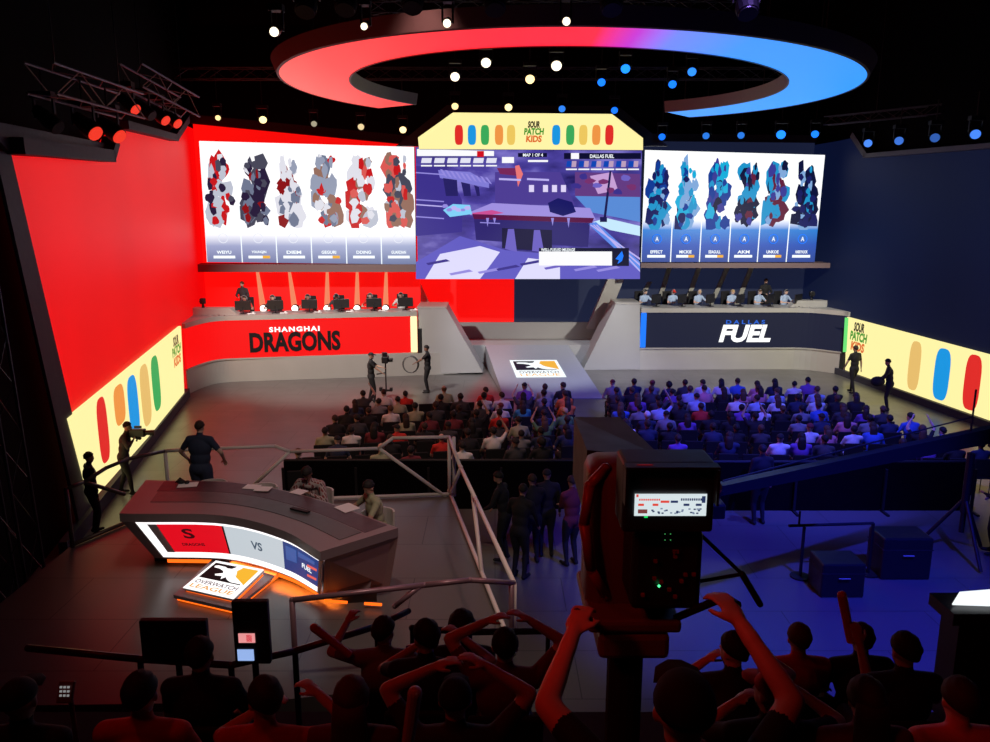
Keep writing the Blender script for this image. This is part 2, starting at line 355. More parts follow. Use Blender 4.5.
dR = desk('navy', deck_path([(xb3, 32.17, 0), (13.05, 32.25, 0), (14.1, 31.2, 0), (14.16, 30.9, 0)], r=.3), 1, 'long navy display desk on stage with white lettering', LN, LBL, ((xb3, 32.15), (xb4, 32.15)))
# lettering; the face direction follows the desk front
axL = (Vector((xb2, 31.12, 0))-Vector((-10.75, 29.72, 0))).normalized(); nL = Vector((axL.y, -axL.x, 0))
def onface(x, y, P, ax, off=.06):
    n = Vector((-ax.y, ax.x, 0)); q = P - n*off*0 + Vector((ax.y, -ax.x, 0))*off
    return onwall(x, y, q, q+ax)
P0 = Vector((xb2, 31.12, 0))
c = onface(295.5, 341.5, P0, axL); wd = (onface(341, 341, P0, axL)-onface(250, 341, P0, axL)).length
text('DRAGONS', 'team_lettering', LBK, dL, c, axL, (0, 0, 1), width=wd, height=.8, ext=.01, offset=.045)
c = onface(294.5, 329, P0, axL); wd = (onface(319.5, 329, P0, axL)-onface(269, 329, P0, axL)).length
text('SHANGHAI', 'city_lettering', LW_, dL, c, axL, (0, 0, 1), width=wd, height=.2, ext=.01, offset=.04, space=1.25)
P1 = Vector((xb3, 32.17, 0)); axR = Vector((1, .011, 0)).normalized()
c = onface(745, 333.5, P1, axR); wd = (onface(771, 333, P1, axR)-onface(719, 333, P1, axR)).length
text('FUEL', 'team_lettering', LW_, dR, c, axR, (0, 0, 1), width=wd, height=.74, ext=.01, offset=.045, shear=.22)
c = onface(745.5, 322, P1, axR); wd = (onface(765, 322, P1, axR)-onface(726, 322, P1, axR)).length
text('DALLAS', 'city_lettering', LBLU, dR, c, axR, (0, 0, 1), width=wd, height=.17, ext=.01, offset=.03, space=1.6)
# raised steel end caps of the counters
for x0, x1, Y, nmx in ((182, 231, 30.0, 'red desk'), (797, 842, 32.6, 'navy desk')):
    a = ony(x0, 312, Y); b = ony(x1, 312, Y); m = MB()
    m.prism([(a.x, Y, 2.6), (b.x+.25 if x0 < 400 else b.x, Y, 2.6), (b.x-.05, Y, 2.86), (a.x, Y, 2.86)] if x0 < 400 else [(a.x-.3, Y, 2.6), (b.x, Y, 2.6), (b.x, Y, 2.86), (a.x, Y, 2.86)], (0, .5, 0))
    tag(m.build('counter_end_cap', M_steel, origin=((a.x+b.x)/2, Y, 2.6)), 'raised steel end of the counter on the '+nmx, 'counter', 'raised counter ends')

# sloping grey blocks that close the desks towards the ramp
def block(front, Y, dep, lab):
    pts = [ony(x, y, Y) for x, y in front]; r = empty('stage_block', (pts[0].x, Y, 0), label=lab, cat='stage block', group='sloping blocks beside the ramp')
    pts = [Vector((p.x, Y, max(0, p.z))) for p in pts]
    m = MB(); m.prism(pts, (0, dep, 0)); m.build('body', M_grey, r)
    m = MB(); hi = [p for p in pts if p.z > 2]; hi.sort(key=lambda p: p.x)
    m.box(((hi[0].x+hi[-1].x)/2, Y+dep/2, hi[0].z+.03), (abs(hi[-1].x-hi[0].x)+.04, dep+.04, .05)); m.build('top_cap', M_steel, r)
block([(417.5, 308), (446, 308), (483, 372.5), (417.5, 375.5)], 31.15, 1.6, 'pale sloping block at the inner end of the red desk')
block([(616, 304), (640, 304), (640, 369.5), (583, 371)], 32.1, 1.5, 'pale sloping block at the inner end of the navy desk')
# ramp with the league emblem
rampF = [onz(504, 398.5, 0), onz(603.5, 398.8, 0)]; RT = (-.42, 33.2), (3.15, 33.2)
zr = ony(500, 345, 33.2).z
r = empty('stage_ramp', (1.8, 27.1, 0), label='pale grey ramp leading from the centre stage down to the floor', cat='ramp')
m = MB(); q = [rampF[0], rampF[1], Vector((RT[1][0], 33.2, 0)), Vector((RT[0][0], 33.2, 0))]
q = [Vector((p.x, p.y, 0)) for p in q]; t = [Vector((q[0].x, q[0].y, .02)), Vector((q[1].x, q[1].y, .02)), Vector((q[2].x, q[2].y, zr)), Vector((q[3].x, q[3].y, zr))]
m.add(q+t, [(3, 2, 1, 0), (4, 5, 6, 7), (0, 1, 5, 4), (1, 2, 6, 5), (2, 3, 7, 6), (3, 0, 4, 7)]); m.build('ramp_body', mat('ramp_grey', (.30, .32, .36), .45), r)
def rampat(x, y, off=.012):
    n = (t[1]-t[0]).cross(t[3]-t[0]).normalized(); d = ray(x, y); o = Vector((0, 0, EYE)); p0 = t[0]+n*off
    k = (p0-o).dot(n)/d.dot(n); return o+d*k
LOR = led('emblem_orange', (245, 180, 60), 1.0); LNV = led('emblem_black', (10, 16, 40), 1.0); LWW = led('emblem_white', (245, 252, 255), 1.1)
SIL = [(.06, .80), (.12, .86), (.30, .84), (.36, .78), (.46, .80), (.52, .97), (.66, .97), (.60, .72), (.63, .52), (.72, .36), (.86, .20), (1.0, .03), (.72, .03), (.60, .12), (.52, .26), (.46, .10), (.42, .28), (.28, .24), (.24, .32), (.38, .46), (.34, .58), (.22, .68), (.08, .70)]
def emblem(parent, f, k=1.0, names=True, mats=None):
    """emblem on a plane: f(u, v, lift) gives a point; u to the right, v up"""
    W, Bk, Or = mats or (LWW, LNV, LOR)
    def pl(pts, mt, lift, nm):
        m = MB(); m.prism([f(u, v, lift) for u, v in pts], f(.5, .5, lift+.006)-f(.5, .5, lift)); return m.build(nm, mt, parent)
    pl([(0, 0), (1, 0), (1, 1), (0, 1)], W, 0, 'emblem_plate')
    def q(pts): return [(.06+.88*a, .40+.52*b) for a, b in pts]
    pl(q([(0, 0), (.95, 0), (.62, .55), (.5, 1), (0, 1)]), Bk, .008, 'emblem_dark_field')
    pl(q([(.62, 1), (1, 1), (1, .02), (.9, .12), (.70, .4), (.60, .75)]), Or, .009, 'emblem_orange_field')
    m = MB(); bm = bmesh.new(); vs = [bm.verts.new(f(u, v, .018)) for u, v in q(SIL)]; fc = bm.faces.new(vs)
    bmesh.ops.triangulate(bm, faces=[fc]); bm.verts.index_update(); m.add([v.co.copy() for v in bm.verts], [[v.index for v in g_.verts] for g_ in bm.faces]); bm.free(); m.build('emblem_white_shape', W, parent)
def quadf(p00, p10, p11, p01):
    n = (p10-p00).cross(p01-p00).normalized()
    def f(u, v, l=0): return p00*(1-u)*(1-v)+p10*u*(1-v)+p11*u*v+p01*(1-u)*v+n*l
    return f
fr = quadf(rampat(516.5, 377.5), rampat(566.5, 377), rampat(556.5, 360), rampat(509.5, 360.3))
emblem(r, fr)
for s_, v, hh, mt in (('OVERWATCH', .27, .13, LNV), ('LEAGUE', .12, .13, LOR)):
    text(s_, 'emblem_lettering', mt, r, fr(.5, v, 0), fr(1, v)-fr(0, v), fr(.5, 1)-fr(.5, 0), width=(fr(.9, v)-fr(.1, v)).length, height=(fr(.5, 1)-fr(.5, 0)).length*hh, ext=.016)
# centre landing and its low wall behind the ramp
m = MB(); a = ony(400, 345, 33.2); m.prism([(-2.0, 33.2, 0), (5.1, 33.2, 0), (5.1, YC, 0), (-2.0, YC, 0)], (0, 0, zr)); struct(m, 'floor_centre_landing', M_grey, 'pale landing at the top of the ramp', 'platform')
m = MB(); m.prism([(-3.6, YC-.3, zr), (5.4, YC-.3, zr), (5.4, YC-.1, cz0), (-3.6, YC-.1, cz0)], (0, .25, 0)); m.prism([(-3.6, YC-.9, zr), (-1.5, YC-.9, zr), (-2.6, YC-.3, cz0)], (0, .5, 0)); struct(m, 'wall_low_centre', M_grey, 'pale low wall under the two-tone centre panel')
# slanted steel struts either side of the centre bay
for pts, lab in (([(397, 266), (418, 280), (441, 329), (424, 329)], 'slanted grey strut beside the red centre panel'), ([(608, 279), (624, 279), (604, 329), (587, 329)], 'slanted grey strut beside the navy centre panel')):
    Y = 34.0; q = [ony(x, y, Y) for x, y in pts]; m = MB(); m.prism(q, (0, .35, 0))
    tag(m.build('slanted_strut', M_steel, origin=(q[2].x, Y, q[2].z)), lab, 'strut', 'slanted struts of the centre bay')

# ================================================================== SCREENS
def screen(name, px, Y, dep, m, lab, cat='screen'):
    q = [ony(x, y, Y) for x, y in px]; xs = [p.x for p in q]; zs = [p.z for p in q]
    r = empty(name, (sum(xs)/len(xs), Y, min(zs)), label=lab, cat=cat)
    b = MB(); b.prism([p+Vector((0, .012, 0)) for p in q], (0, dep, 0)); b.build('housing', M_blackplastic, r)
    return r, q
def flat(parent, pts, Y, mt, name, th=.006):
    """a picture element standing a few millimetres proud of the display face"""
    m = MB(); m.prism([(p[0], Y, p[1]) for p in pts], (0, th, 0)); return m.build(name, mt, parent)
def blob(cx, cz, rx, rz, n=12, jit=.07, rnd=random):
    return [(cx+rx*math.cos(2*PI*i/n)*(1+rnd.uniform(-jit, jit)), cz+rz*math.sin(2*PI*i/n)*(1+rnd.uniform(-jit, jit))) for i in range(n)]
def portrait_screen(px, Y, lab, light, names, cols, accents, bars):
    r, q = screen('portrait_screen', px, Y, .25, None, lab)
    bl, br, trr, tll = q; n = 6; zb, zt_ = (bl.z+br.z)/2, (tll.z+trr.z)/2
    H = zt_-zb
    if light: pm = led_ramp('roster_panel_light', 2, 0, H, [(0, (95, 108, 150)), (.16, (150, 160, 195)), (.27, (250, 250, 255)), (1, (255, 255, 255))], 1.15)
    else: pm = led_ramp('roster_panel_blue', 2, 0, H, [(0, (25, 60, 140)), (.16, (18, 75, 175)), (.3, (25, 120, 205)), (.40, (250, 250, 255)), (1, (255, 255, 255))], 1.1)
    flat(r, [(p.x, p.z) for p in (bl, br, trr, tll)], Y+.004, LWW, 'white_divider_field', .006)
    for i in range(n):
        u0, u1 = i/n, (i+1)/n; wx = (br.x-bl.x)/n; g_ = .045 if i else .02
        b0 = bl.lerp(br, u0); b1 = bl.lerp(br, u1); t0 = tll.lerp(trr, u0); t1 = tll.lerp(trr, u1)
        pan = flat(r, [(b0.x+g_, b0.z), (b1.x, b1.z), (t1.x, t1.z), (t0.x+g_, t0.z)], Y-.002, pm, 'roster_panel', .01)
        rn = random.Random(i*7+(0 if light else 50)); cx = (b0.x+b1.x)/2+.02; hw = wx*.47
        def cl(pts): return [(min(max(x, cx-hw), cx+hw), min(max(z, zb+.3*H), zt_-.04)) for x, z in pts]
        # plain abstract colour fields stand in for the printed artwork
        AM = [cols[i % 6], cols[(i+2) % 6], accents[i % 6], accents[(i+1) % 6], cols[(i+1) % 6]]; m = MB()
        for k in range(44):
            lay = k//9; zf_ = rn.random()**1.1; wd_ = hw*(1.1 if zf_ < .4 else .95 if zf_ < .65 else .8)
            x = cx+rn.uniform(-1, 1)*wd_*.62; z = zb+H*(.36+.52*zf_); sz_ = (1-.075*lay)*(1.0 if k < 12 else .6); a_ = wd_*.55*sz_*rn.uniform(.5, 1.1); b_ = H*.10*sz_*rn.uniform(.6, 1.3)
            m.mi = rn.choice([0, 0, 1, 2, 2, 3, 4]) if k > 8 else rn.choice([0, 0, 1, 2]); m.prism([(p_[0], Y-.012-.0003*k, p_[1]) for p_ in cl(blob(x, z, a_, b_, rn.choice([5, 6, 8, 12]), .28, rn))], (0, .0002, 0))
        m.build('abstract_picture', AM, r)
        # name line and bar
        zc = zb+H*.055
        flat(r, [(cx-wx*.31, zc-.06), (cx+wx*.31, zc-.06), (cx+wx*.31, zc+.05), (cx-wx*.31, zc+.05)], Y-.02, LWW, 'player_bar')
        if bars[i]: flat(r, [(cx+wx*.1, zc-.06), (cx+wx*.31, zc-.06), (cx+wx*.31, zc+.05), (cx+wx*.1, zc+.05)], Y-.03, LOR, 'player_bar_end')
        if names[i]: text(names[i], 'player_name', LWW, r, (cx, Y-.012, zb+H*.095), (1, 0, 0), (0, 0, 1), width=wx*.42, height=.13, ext=.012, offset=.03)
        # round badge
        m = MB(); zz = zb+H*.215
        for k in range(20):
            a0, a1 = 2*PI*k/20, 2*PI*(k+1)/20
            m.prism([(cx+math.cos(a)*rr, Y-.03, zz+math.sin(a)*rr) for a, rr in ((a0, .2), (a1, .2), (a1, .17), (a0, .17))], (0, .01, 0))
        m.build('badge_ring', LBL if not light else led('badge_white', (235, 238, 250), 1.0), r)
        if not light: text('A', 'badge_letter', LWW, r, (cx, Y-.012, zz), (1, 0, 0), (0, 0, 1), width=.14, height=.18, ext=.02, offset=.02)
    return r
c_ = lambda n, r_, g_, b_: led(n, (r_, g_, b_), 1.0)
RC = [c_('art_grey', 190, 195, 210), c_('art_darkgrey', 70, 72, 90), c_('art_white', 225, 225, 235), c_('art_slate', 110, 120, 145), c_('art_white', 225, 225, 235), c_('art_tan', 150, 110, 95)]
RA = [c_('art_red', 200, 25, 30), c_('art_ink', 35, 30, 60), c_('art_deepred', 140, 20, 25), c_('art_steel', 150, 158, 180), c_('art_red', 200, 25, 30), c_('art_rose', 220, 90, 85)]
BC = [c_('art_cyan', 30, 150, 205), c_('art_indigo', 25, 30, 95), c_('art_deepblue', 20, 60, 150), c_('art_cyan', 30, 150, 205), c_('art_violet', 60, 60, 150), c_('art_navy', 15, 20, 60)]
BA = [c_('art_indigo', 25, 30, 95), c_('art_paleblue', 130, 170, 220), c_('art_cyan2', 20, 175, 220), c_('art_navy', 15, 20, 60), c_('art_maroon', 100, 30, 60), c_('art_paleblue', 130, 170, 220)]
portrait_screen([(207, 262), (416, 264.5), (414, 147), (199, 141)], 32.0, 'white six-panel roster screen on the red back wall', True, ['WEIYU', 'YOUNGJIN', 'DIEM', 'GEGURI', 'DDING', 'GUARDIAN'], RC, RA, [0, 1, 0, 1, 0, 0])
portrait_screen([(641, 262), (814.5, 262), (825, 155), (645, 150)], 32.6, 'blue and white six-panel roster screen on the navy back wall', False, ['EFFECT', 'MICKIE', 'SEAGULL', 'AKM', 'UNKOE', 'HARRYHOOK'], BC, BA, [0, 1, 1, 0, 1, 0])
# ledges under the roster screens
for x0, x1, y0, y1, Y, lab in ((186, 417, 264.5, 272, 31.85, 'grey-brown ledge under the white roster screen'), (641, 830, 263, 268, 32.45, 'grey ledge under the blue roster screen')):
    a = ony(x0, y0, Y); b = ony(x1, y1, Y); m = MB(); m.box(((a.x+b.x)/2, Y+.5, (a.z+b.z)/2), (b.x-a.x, 1.0, a.z-b.z)); struct(m, 'trim_ledge', mat('ledge_brown', (.15, .1, .1), .5), lab, 'ledge')
# main screen
YM = 31.5
r, q = screen('main_screen', [(418, 279), (638.5, 279), (642, 150), (415.5, 147)], YM, .3, None, 'huge centre screen showing a snowy purple-blue street from the match')
bl, br, trr, tll = q
def ms(pts, mt, layer, name='picture_area'):
    Y = YM-.004-layer*.007; return flat(r, [(ony(x, y, Y).x, ony(x, y, Y).z) for x, y in pts], Y, mt, name)
def snowmat():
    m = bpy.data.materials.new('match_picture'); m.use_nodes = True; nt = m.node_tree; b = nt.nodes['Principled BSDF']; b.inputs['Base Color'].default_value = (.01, .01, .01, 1)
    tc = nt.nodes.new('ShaderNodeTexCoord'); mp = nt.nodes.new('ShaderNodeMapping'); mp.inputs['Scale'].default_value = (.5, 1, 1.3); n = nt.nodes.new('ShaderNodeTexNoise'); n.inputs['Scale'].default_value = .9; n.inputs['Detail'].default_value = 4
    nt.links.new(tc.outputs['Object'], mp.inputs[0]); nt.links.new(mp.outputs[0], n.inputs['Vector']); cr = nt.nodes.new('ShaderNodeValToRGB'); nt.links.new(n.outputs[0], cr.inputs[0])
    e = cr.color_ramp.elements; e[0].position = .3; e[0].color = (*srgb(34, 28, 96), 1); e[1].position = .72; e[1].color = (*srgb(150, 140, 225), 1); x = e.new(.5); x.color = (*srgb(76, 66, 160), 1)
    nt.links.new(cr.outputs[0], b.inputs['Emission Color']); b.inputs['Emission Strength'].default_value = 1.0; return m
flat(r, [(p.x, p.z) for p in q], YM, snowmat(), 'picture_base', .01)
V = lambda n, *c: led('view_'+n, c, 1.0)
ms([(416, 190), (416, 166), (446, 166), (462, 200), (462, 232), (416, 236)], V('house', 60, 50, 140), 1)
ms([(438, 170), (470, 172), (489, 183), (489, 188), (440, 178)], V('eave', 130, 125, 215), 2)
for x0, x1, y0, y1 in ((443, 457, 178, 196), (461, 470, 182, 196), (474, 479, 185, 196)): ms([(x0, y0), (x1, y0+2), (x1+1, y1), (x0+3, y1)], V('window', 38, 34, 100), 3)
ms([(495, 172), (560, 172), (575, 205), (495, 205)], V('wall', 78, 62, 148), 1)
ms([(497, 168), (515, 168), (519, 176), (500, 174)], V('sign', 120, 40, 90), 2); ms([(515, 166), (519, 165), (523, 174), (518, 187)], V('coral', 235, 120, 120), 3)
for x in (529, 543, 552, 561): ms([(x, 185), (x+5, 185), (x+5, 192), (x, 192)], V('lit_window', 225, 215, 250), 3)
ms([(575, 172), (640, 174), (640, 197), (575, 196)], V('plum', 100, 60, 130), 1); ms([(590, 176), (612, 172), (618, 190), (598, 194)], V('pinkglow', 200, 160, 215), 2)
ms([(575, 196), (640, 197), (640, 222), (590, 212)], V('teal_haze', 90, 140, 215), 2)
ms([(470, 212), (492, 203), (590, 208), (596, 220), (470, 215)], V('snow_roof', 160, 145, 225), 3)
ms([(472, 213), (492, 210), (504, 213), (476, 217)], V('rose_snow', 205, 80, 150), 4)
ms([(472, 214), (594, 218), (592, 223), (474, 219)], V('maroon_edge', 90, 22, 70), 5)
ms([(474, 219), (590, 223), (588, 247), (476, 240)], V('wagon', 48, 40, 112), 4); ms([(502, 228), (552, 230), (552, 252), (502, 248)], V('door_dark', 26, 22, 62), 5)
ms([(548, 203), (558, 198), (572, 202), (576, 212), (563, 216), (550, 212)], V('figure', 25, 25, 100), 5, 'abstract_picture')
for pts in ([(443, 210), (453, 204), (470, 205), (472, 214), (450, 217)],): ms(pts, V('cyan_light', 130, 210, 250), 4, 'picture_highlight')
ms([(416, 262), (460, 236), (505, 250), (560, 255), (640, 262), (640, 279), (416, 279)], V('snow_ground', 98, 92, 195), 2)
ms([(425, 279), (440, 254), (480, 246), (500, 252), (480, 279)], V('bright_snow', 225, 222, 255), 3); ms([(515, 279), (528, 258), (560, 262), (560, 279)], V('bright_snow', 225, 222, 255), 3)
ms([(593, 222), (606, 218), (640, 226), (640, 236), (610, 230)], V('snow_glow', 200, 235, 255), 3); ms([(588, 224), (596, 222), (640, 262), (640, 272)], V('blue_rail', 95, 140, 235), 4)
ms([(609.5, 171), (611.5, 171), (606, 218), (603.5, 218)], V('post', 30, 28, 80), 6); ms([(600, 217), (607, 217), (607, 222), (600, 222)], V('post', 30, 28, 80), 6)
m = MB(); DM = [V('d1', 60, 50, 140), V('d2', 150, 140, 225), V('d3', 110, 98, 195), V('d4', 190, 180, 245), V('d5', 40, 34, 100), V('d6', 120, 50, 110)]; rd = random.Random(5)
def dq(pts, mi, lay):
    m.mi = mi; Y = YM-.041-lay*.0002; m.prism([(ony(x, y, Y).x, Y, ony(x, y, Y).z) for x, y in pts], (0, .0001, 0))
L_ = 0
for x in range(440, 486, 5): dq([(x, 169+(x-440)*.18), (x+2.5, 169.5+(x-440)*.18), (x+7, 177+(x-440)*.16), (x+4.5, 176+(x-440)*.16)], 1, L_); L_ += 1
for y in (172, 199, 204, 216): dq([(416, y), (444, y+2), (444, y+3.2), (416, y+1.2)], 1 if y != 204 else 3, L_); L_ += 1
for x, h_ in ((486, 9), (493, 6), (551, 8), (567, 10)): dq([(x, 218), (x+3, 218), (x+1.6, 218+h_)], 1, L_); L_ += 1
for x in (499, 527): dq([(x, 178), (x+22, 179), (x+22, 181), (x, 180)], 3, L_); L_ += 1
for i in range(9): x = 576+i*7; y = 176+rd.random()*16; dq(blob(x, y, 5, 3, 7, .3, rd), rd.choice([5, 0, 5, 2]), L_); L_ += 1
for i in range(6): x = 445+i*4.5; y = 206+rd.random()*6; dq(blob(x, y, 3, 2, 6, .3, rd), rd.choice([3, 1, 3]), L_); L_ += 1
for i in range(8): x = 420+i*24+rd.random()*10; y = 262+rd.random()*12; dq([(x, y), (x+20, y-4), (x+24, y-2), (x+2, y+2)], rd.choice([2, 1, 0]), L_); L_ += 1
for k_ in range(3): dq([(590+k_*3, 225), (591+k_*3, 224.5), (640, 258+k_*6), (640, 260+k_*6)], 3, L_); L_ += 1
dq([(508, 229), (514, 229), (517, 252), (505, 249)], 2, L_); dq([(534, 230), (540, 230), (544, 252), (532, 251)], 2, L_+1); dq([(480, 222), (500, 223), (500, 224), (480, 223)], 1, L_+2)
m.build('picture_detail', DM, r)
# overlay bars
ms([(417, 149), (494, 151), (494, 156), (417, 156)], V('bar_white', 252, 252, 255), 7, 'score_bar'); ms([(477, 151), (484, 151), (484, 157), (477, 157)], V('bar_red', 210, 15, 30), 8, 'score_mark')
ms([(564, 153), (641, 153), (641, 159), (564, 159)], V('bar_navy', 12, 14, 48), 7, 'score_bar'); ms([(571, 153), (579, 153), (579, 159), (571, 159)], V('bar_white', 252, 252, 255), 8, 'score_mark')
ms([(518, 153), (547, 153), (547, 157), (518, 157)], V('bar_navy', 12, 14, 48), 7, 'map_bar'); ms([(528, 160), (548, 160), (548, 162), (528, 162)], V('bar_white', 252, 252, 255), 8, 'map_bar')
for i in range(6):
    x = 421+i*13; ms([(x+1, 158), (x+11, 158), (x+10, 163), (x, 163)], V('chip_white', 228, 228, 245), 7, 'hero_chip'); ms([(x, 165), (x+11, 165), (x+11, 166.4), (x, 166.4)], V('bar_white', 252, 252, 255), 7, 'hero_chip_bar')
    x = 566+i*12.4; ms([(x+1, 161), (x+6, 161), (x+5, 167), (x, 167)], V('chip_blue', 15, 70, 180), 8, 'hero_chip'); ms([(x+6, 161), (x+10.5, 161), (x+10, 167), (x+5.5, 167)], V('chip_mauve', 190, 160, 190), 8, 'hero_chip'); ms([(x, 168.6), (x+11, 168.6), (x+11, 170), (x, 170)], V('bar_white', 252, 252, 255), 8, 'hero_chip_bar')
ms([(502, 157), (514, 157), (514, 163), (502, 163)], V('bar_white', 252, 252, 255), 8, 'hero_chip')
ms([(539, 248), (612, 248), (612, 251.5), (539, 251.5)], V('bar_navy', 12, 14, 48), 7, 'caption_bar'); ms([(539, 251.5), (612, 251.5), (612, 265.5), (539, 265.5)], V('bar_white', 252, 252, 255), 8, 'caption_panel')
ms([(612, 248), (629, 248), (629, 266), (612, 266)], V('bar_navy', 12, 14, 48), 8, 'caption_panel'); ms([(615.5, 259), (622, 251), (623.5, 256), (622, 261), (617.5, 264), (619, 260)], LBL, 10, 'flame_mark')
def mst(s_, x, y, wpx, h, mt, nm='screen_lettering'):
    c0 = ony(x, y, YM-.075); wdt = ony(x+wpx/2, y, YM-.075).x-ony(x-wpx/2, y, YM-.075).x
    text(s_, nm, mt, r, c0, (1, 0, 0), (0, 0, 1), width=wdt, height=h, ext=0, offset=.02)
mst('DALLAS FUEL', 602, 156.2, 24, .14, LWW); mst('MAP 1 OF 4', 533, 155, 20, .12, LWW); mst('WELL-FUELED MILEAGE', 558, 249.7, 34, .12, LWW)
# yellow header sign on top of the screen
LYE = led('banner_yellow', (255, 241, 165), 1.05)
YH = 31.12
r, q = screen('header_sign', [(419, 149), (418, 137.5), (453, 112.5), (612, 114), (643, 138), (643, 150)], YH, .3, None, 'yellow header sign with coloured candy shapes above the huge centre screen', 'sign')
flat(r, [(p.x, p.z) for p in q], YH, LYE, 'sign_face', .012)
m = MB(); m.prism([ony(x, y, YH+.32) for x, y in [(396, 146), (447, 105), (618, 106), (668, 146)]], (0, .25, 0)); m.build('dark_surround', mat('surround', (.035, .028, .04), .6), r)
CANDY = {'red': (225, 45, 40), 'blue': (25, 150, 225), 'green': (60, 170, 90), 'orange': (240, 150, 70), 'yellow': (238, 200, 95), 'tan': (232, 190, 110)}
def candy(parent, base, up, ax, h, wdt, col, nrm):
    """a plain rounded candy drop printed on the banner"""
    m = MB(); c0 = base+up*h/2; pts = []
    for i in range(24):
        t_ = 2*PI*i/24; e_ = lambda v: math.copysign(abs(v)**.6, v); pts.append(c0+ax*e_(math.cos(t_))*wdt/2+up*e_(math.sin(t_))*h/2+nrm*.012)
    m.prism(pts, nrm*.006); m.build('candy_drop', led('candy_'+col, CANDY[col], 1.0), parent)
def candymark(parent, c0, ax, up, wdt, h, nrm):
    for s_, dz, mt, k in (('SOUR', .3, LBK, .62), ('PATCH', 0, led('mark_green', (70, 150, 50), 1.0), 1), ('KIDS', -.32, led('mark_orange', (225, 110, 50), 1.0), .8)):
        text(s_, 'brand_lettering', mt, parent, c0+up*dz*h+nrm*.02, ax, up+ax*.08, width=wdt*k, height=h*.3, ext=.003, offset=.05)
X, Z, N = Vector((1, 0, 0)), Vector((0, 0, 1)), Vector((0, -1, 0))
for x, col in ((459, 'red'), (472, 'blue'), (485, 'green'), (499, 'orange'), (511, 'yellow'), (556, 'blue'), (570, 'green'), (583, 'yellow'), (596, 'orange'), (609, 'red')):
    candy(r, ony(x, 145, YH-.01), Z, X, .74, .32, col, N)
candymark(r, ony(534, 131.5, YH-.01), X, Z, .75, .85, N)

# lamp beams put in as glowing fins, and slanted wall fins, behind the players
M_beamfin = led('warm_beam_fin', (255, 140, 100), .9); M_lamp = led('lamp_white', (255, 250, 240), 3.5)
for i, (xt, xb_) in enumerate(((257, 263.5), (289, 295), (327, 327), (357, 357), (386, 385.5))):
    Y = YL-.12; a = ony(xt, 271, Y); b = ony(xb_, 312, Y); m = MB(); m.prism([(a.x-.05, Y, a.z), (a.x+.05, Y, a.z), (b.x+.13, Y, b.z), (b.x-.13, Y, b.z)], (0, .08, 0))
    o = ('first', 'second', 'third', 'fourth', 'fifth')[i]
    tag(m.build('beam_fin', M_beamfin, origin=b), 'fin glowing as lamp beam on the red wall, '+o+' from the standing coach', 'beam fin', 'fins glowing as lamp beams on the red back wall')
    e_ = ony(xb_, 308.5, 31.9); r2 = empty('floor_lamp', (e_.x, 31.9, 1.9), label='white round lamp between monitors under the '+o+' beam fin', cat='lamp', group='round lamps behind the red desk monitors')
    m = MB(); m.bar((e_.x, 31.9, 1.9), (e_.x, 31.9, e_.z-.1), .04); m.bar((e_.x, 31.9, 1.9), (e_.x, 31.9, 1.94), .16, 16); m.build('stand', M_black, r2)
    m = MB(); m.bar((e_.x, 31.88, e_.z), (e_.x, 32.05, e_.z), .16, 16); m.build('housing', M_black, r2); m = MB(); m.ball((e_.x, 31.87, e_.z), (.13, .05, .13)); m.build('lens', M_lamp, r2, True)
M_fin2 = mat('dull_fin', (.30, .30, .26), .5)
for i, (xt, yt, xb_, yb) in enumerate(((650, 282, 634, 304), (669.5, 268, 656, 305), (699.5, 267, 684, 304), (728, 267, 710, 301), (752, 267, 736, 300))):
    Y = YR-.12; a = ony(xt, yt, Y); b = ony(xb_, yb+6, Y); m = MB(); m.prism([(a.x-.1, Y, a.z), (a.x+.1, Y, a.z), (b.x+.1, Y, b.z), (b.x-.1, Y, b.z)], (0, .08, 0))
    tag(m.build('wall_fin', M_fin2, origin=b), 'slanted grey-green fin on the navy wall, '+('first', 'second', 'third', 'fourth', 'fifth')[i]+' from the centre', 'wall fin', 'slanted fins on the navy back wall')

# yellow candy banners along the side walls
def banner(pl_, f, off, lab, cands, mark, inn, name='led_banner'):
    q = [f(x, y, off) for x, y in pl_]; r = empty(name, (q[0].x, q[0].y, min(p.z for p in q)), label=lab, cat='banner', group='yellow candy banners')
    m = MB(); m.prism(q, -inn*(off-.01)); m.build('display_face', LYE, r)
    ax = (q[1]-q[0]); ax.z = 0; ax.normalize()
    if ax.cross(Z).dot(inn) > 0: pass
    else: ax = -ax
    for x, y0, y1, wpx, col in cands:
        b0 = f(x, y1, off); t0 = f(x, y0, off); w0 = abs((f(x+wpx/2, y1, off)-f(x-wpx/2, y1, off)).dot(ax)); h = abs(t0.z-b0.z)
        candy(r, Vector((b0.x, b0.y, b0.z)), Z, ax, h, w0*.78, col, inn)
    x, y, wpx, hpx = mark; c0 = f(x, y, off); candymark(r, c0, ax, Z, abs((f(x+wpx/2, y, off)-f(x-wpx/2, y, off)).dot(ax)), abs(f(x, y-hpx/2, off).z-f(x, y+hpx/2, off).z), inn)
    return r
p = [LW(183.5, 397, .1), LW(91, 502, .1)]
banner([(184.5, 396), (91, 502), (69, 418.5), (181, 326)], LW, .1, 'yellow candy banner at the foot of the red wall', [(106, 392, 462, 13, 'red'), (121, 382, 424, 14, 'orange'), (136, 371, 436, 13, 'blue'), (148, 360, 425, 12, 'tan'), (158, 352, 410, 10, 'green')], (176, 350, 9, 34), nl)
banner([(845, 370), (1080, 452), (1080, 379), (847, 317)], RW, .1, 'yellow candy banner at the foot of the navy wall', [(912, 340, 390, 15, 'tan'), (939, 347, 400, 20, 'blue'), (969, 353, 410, 21, 'red'), (1000, 365, 420, 18, 'orange')], (859, 337, 17, 32), nr)
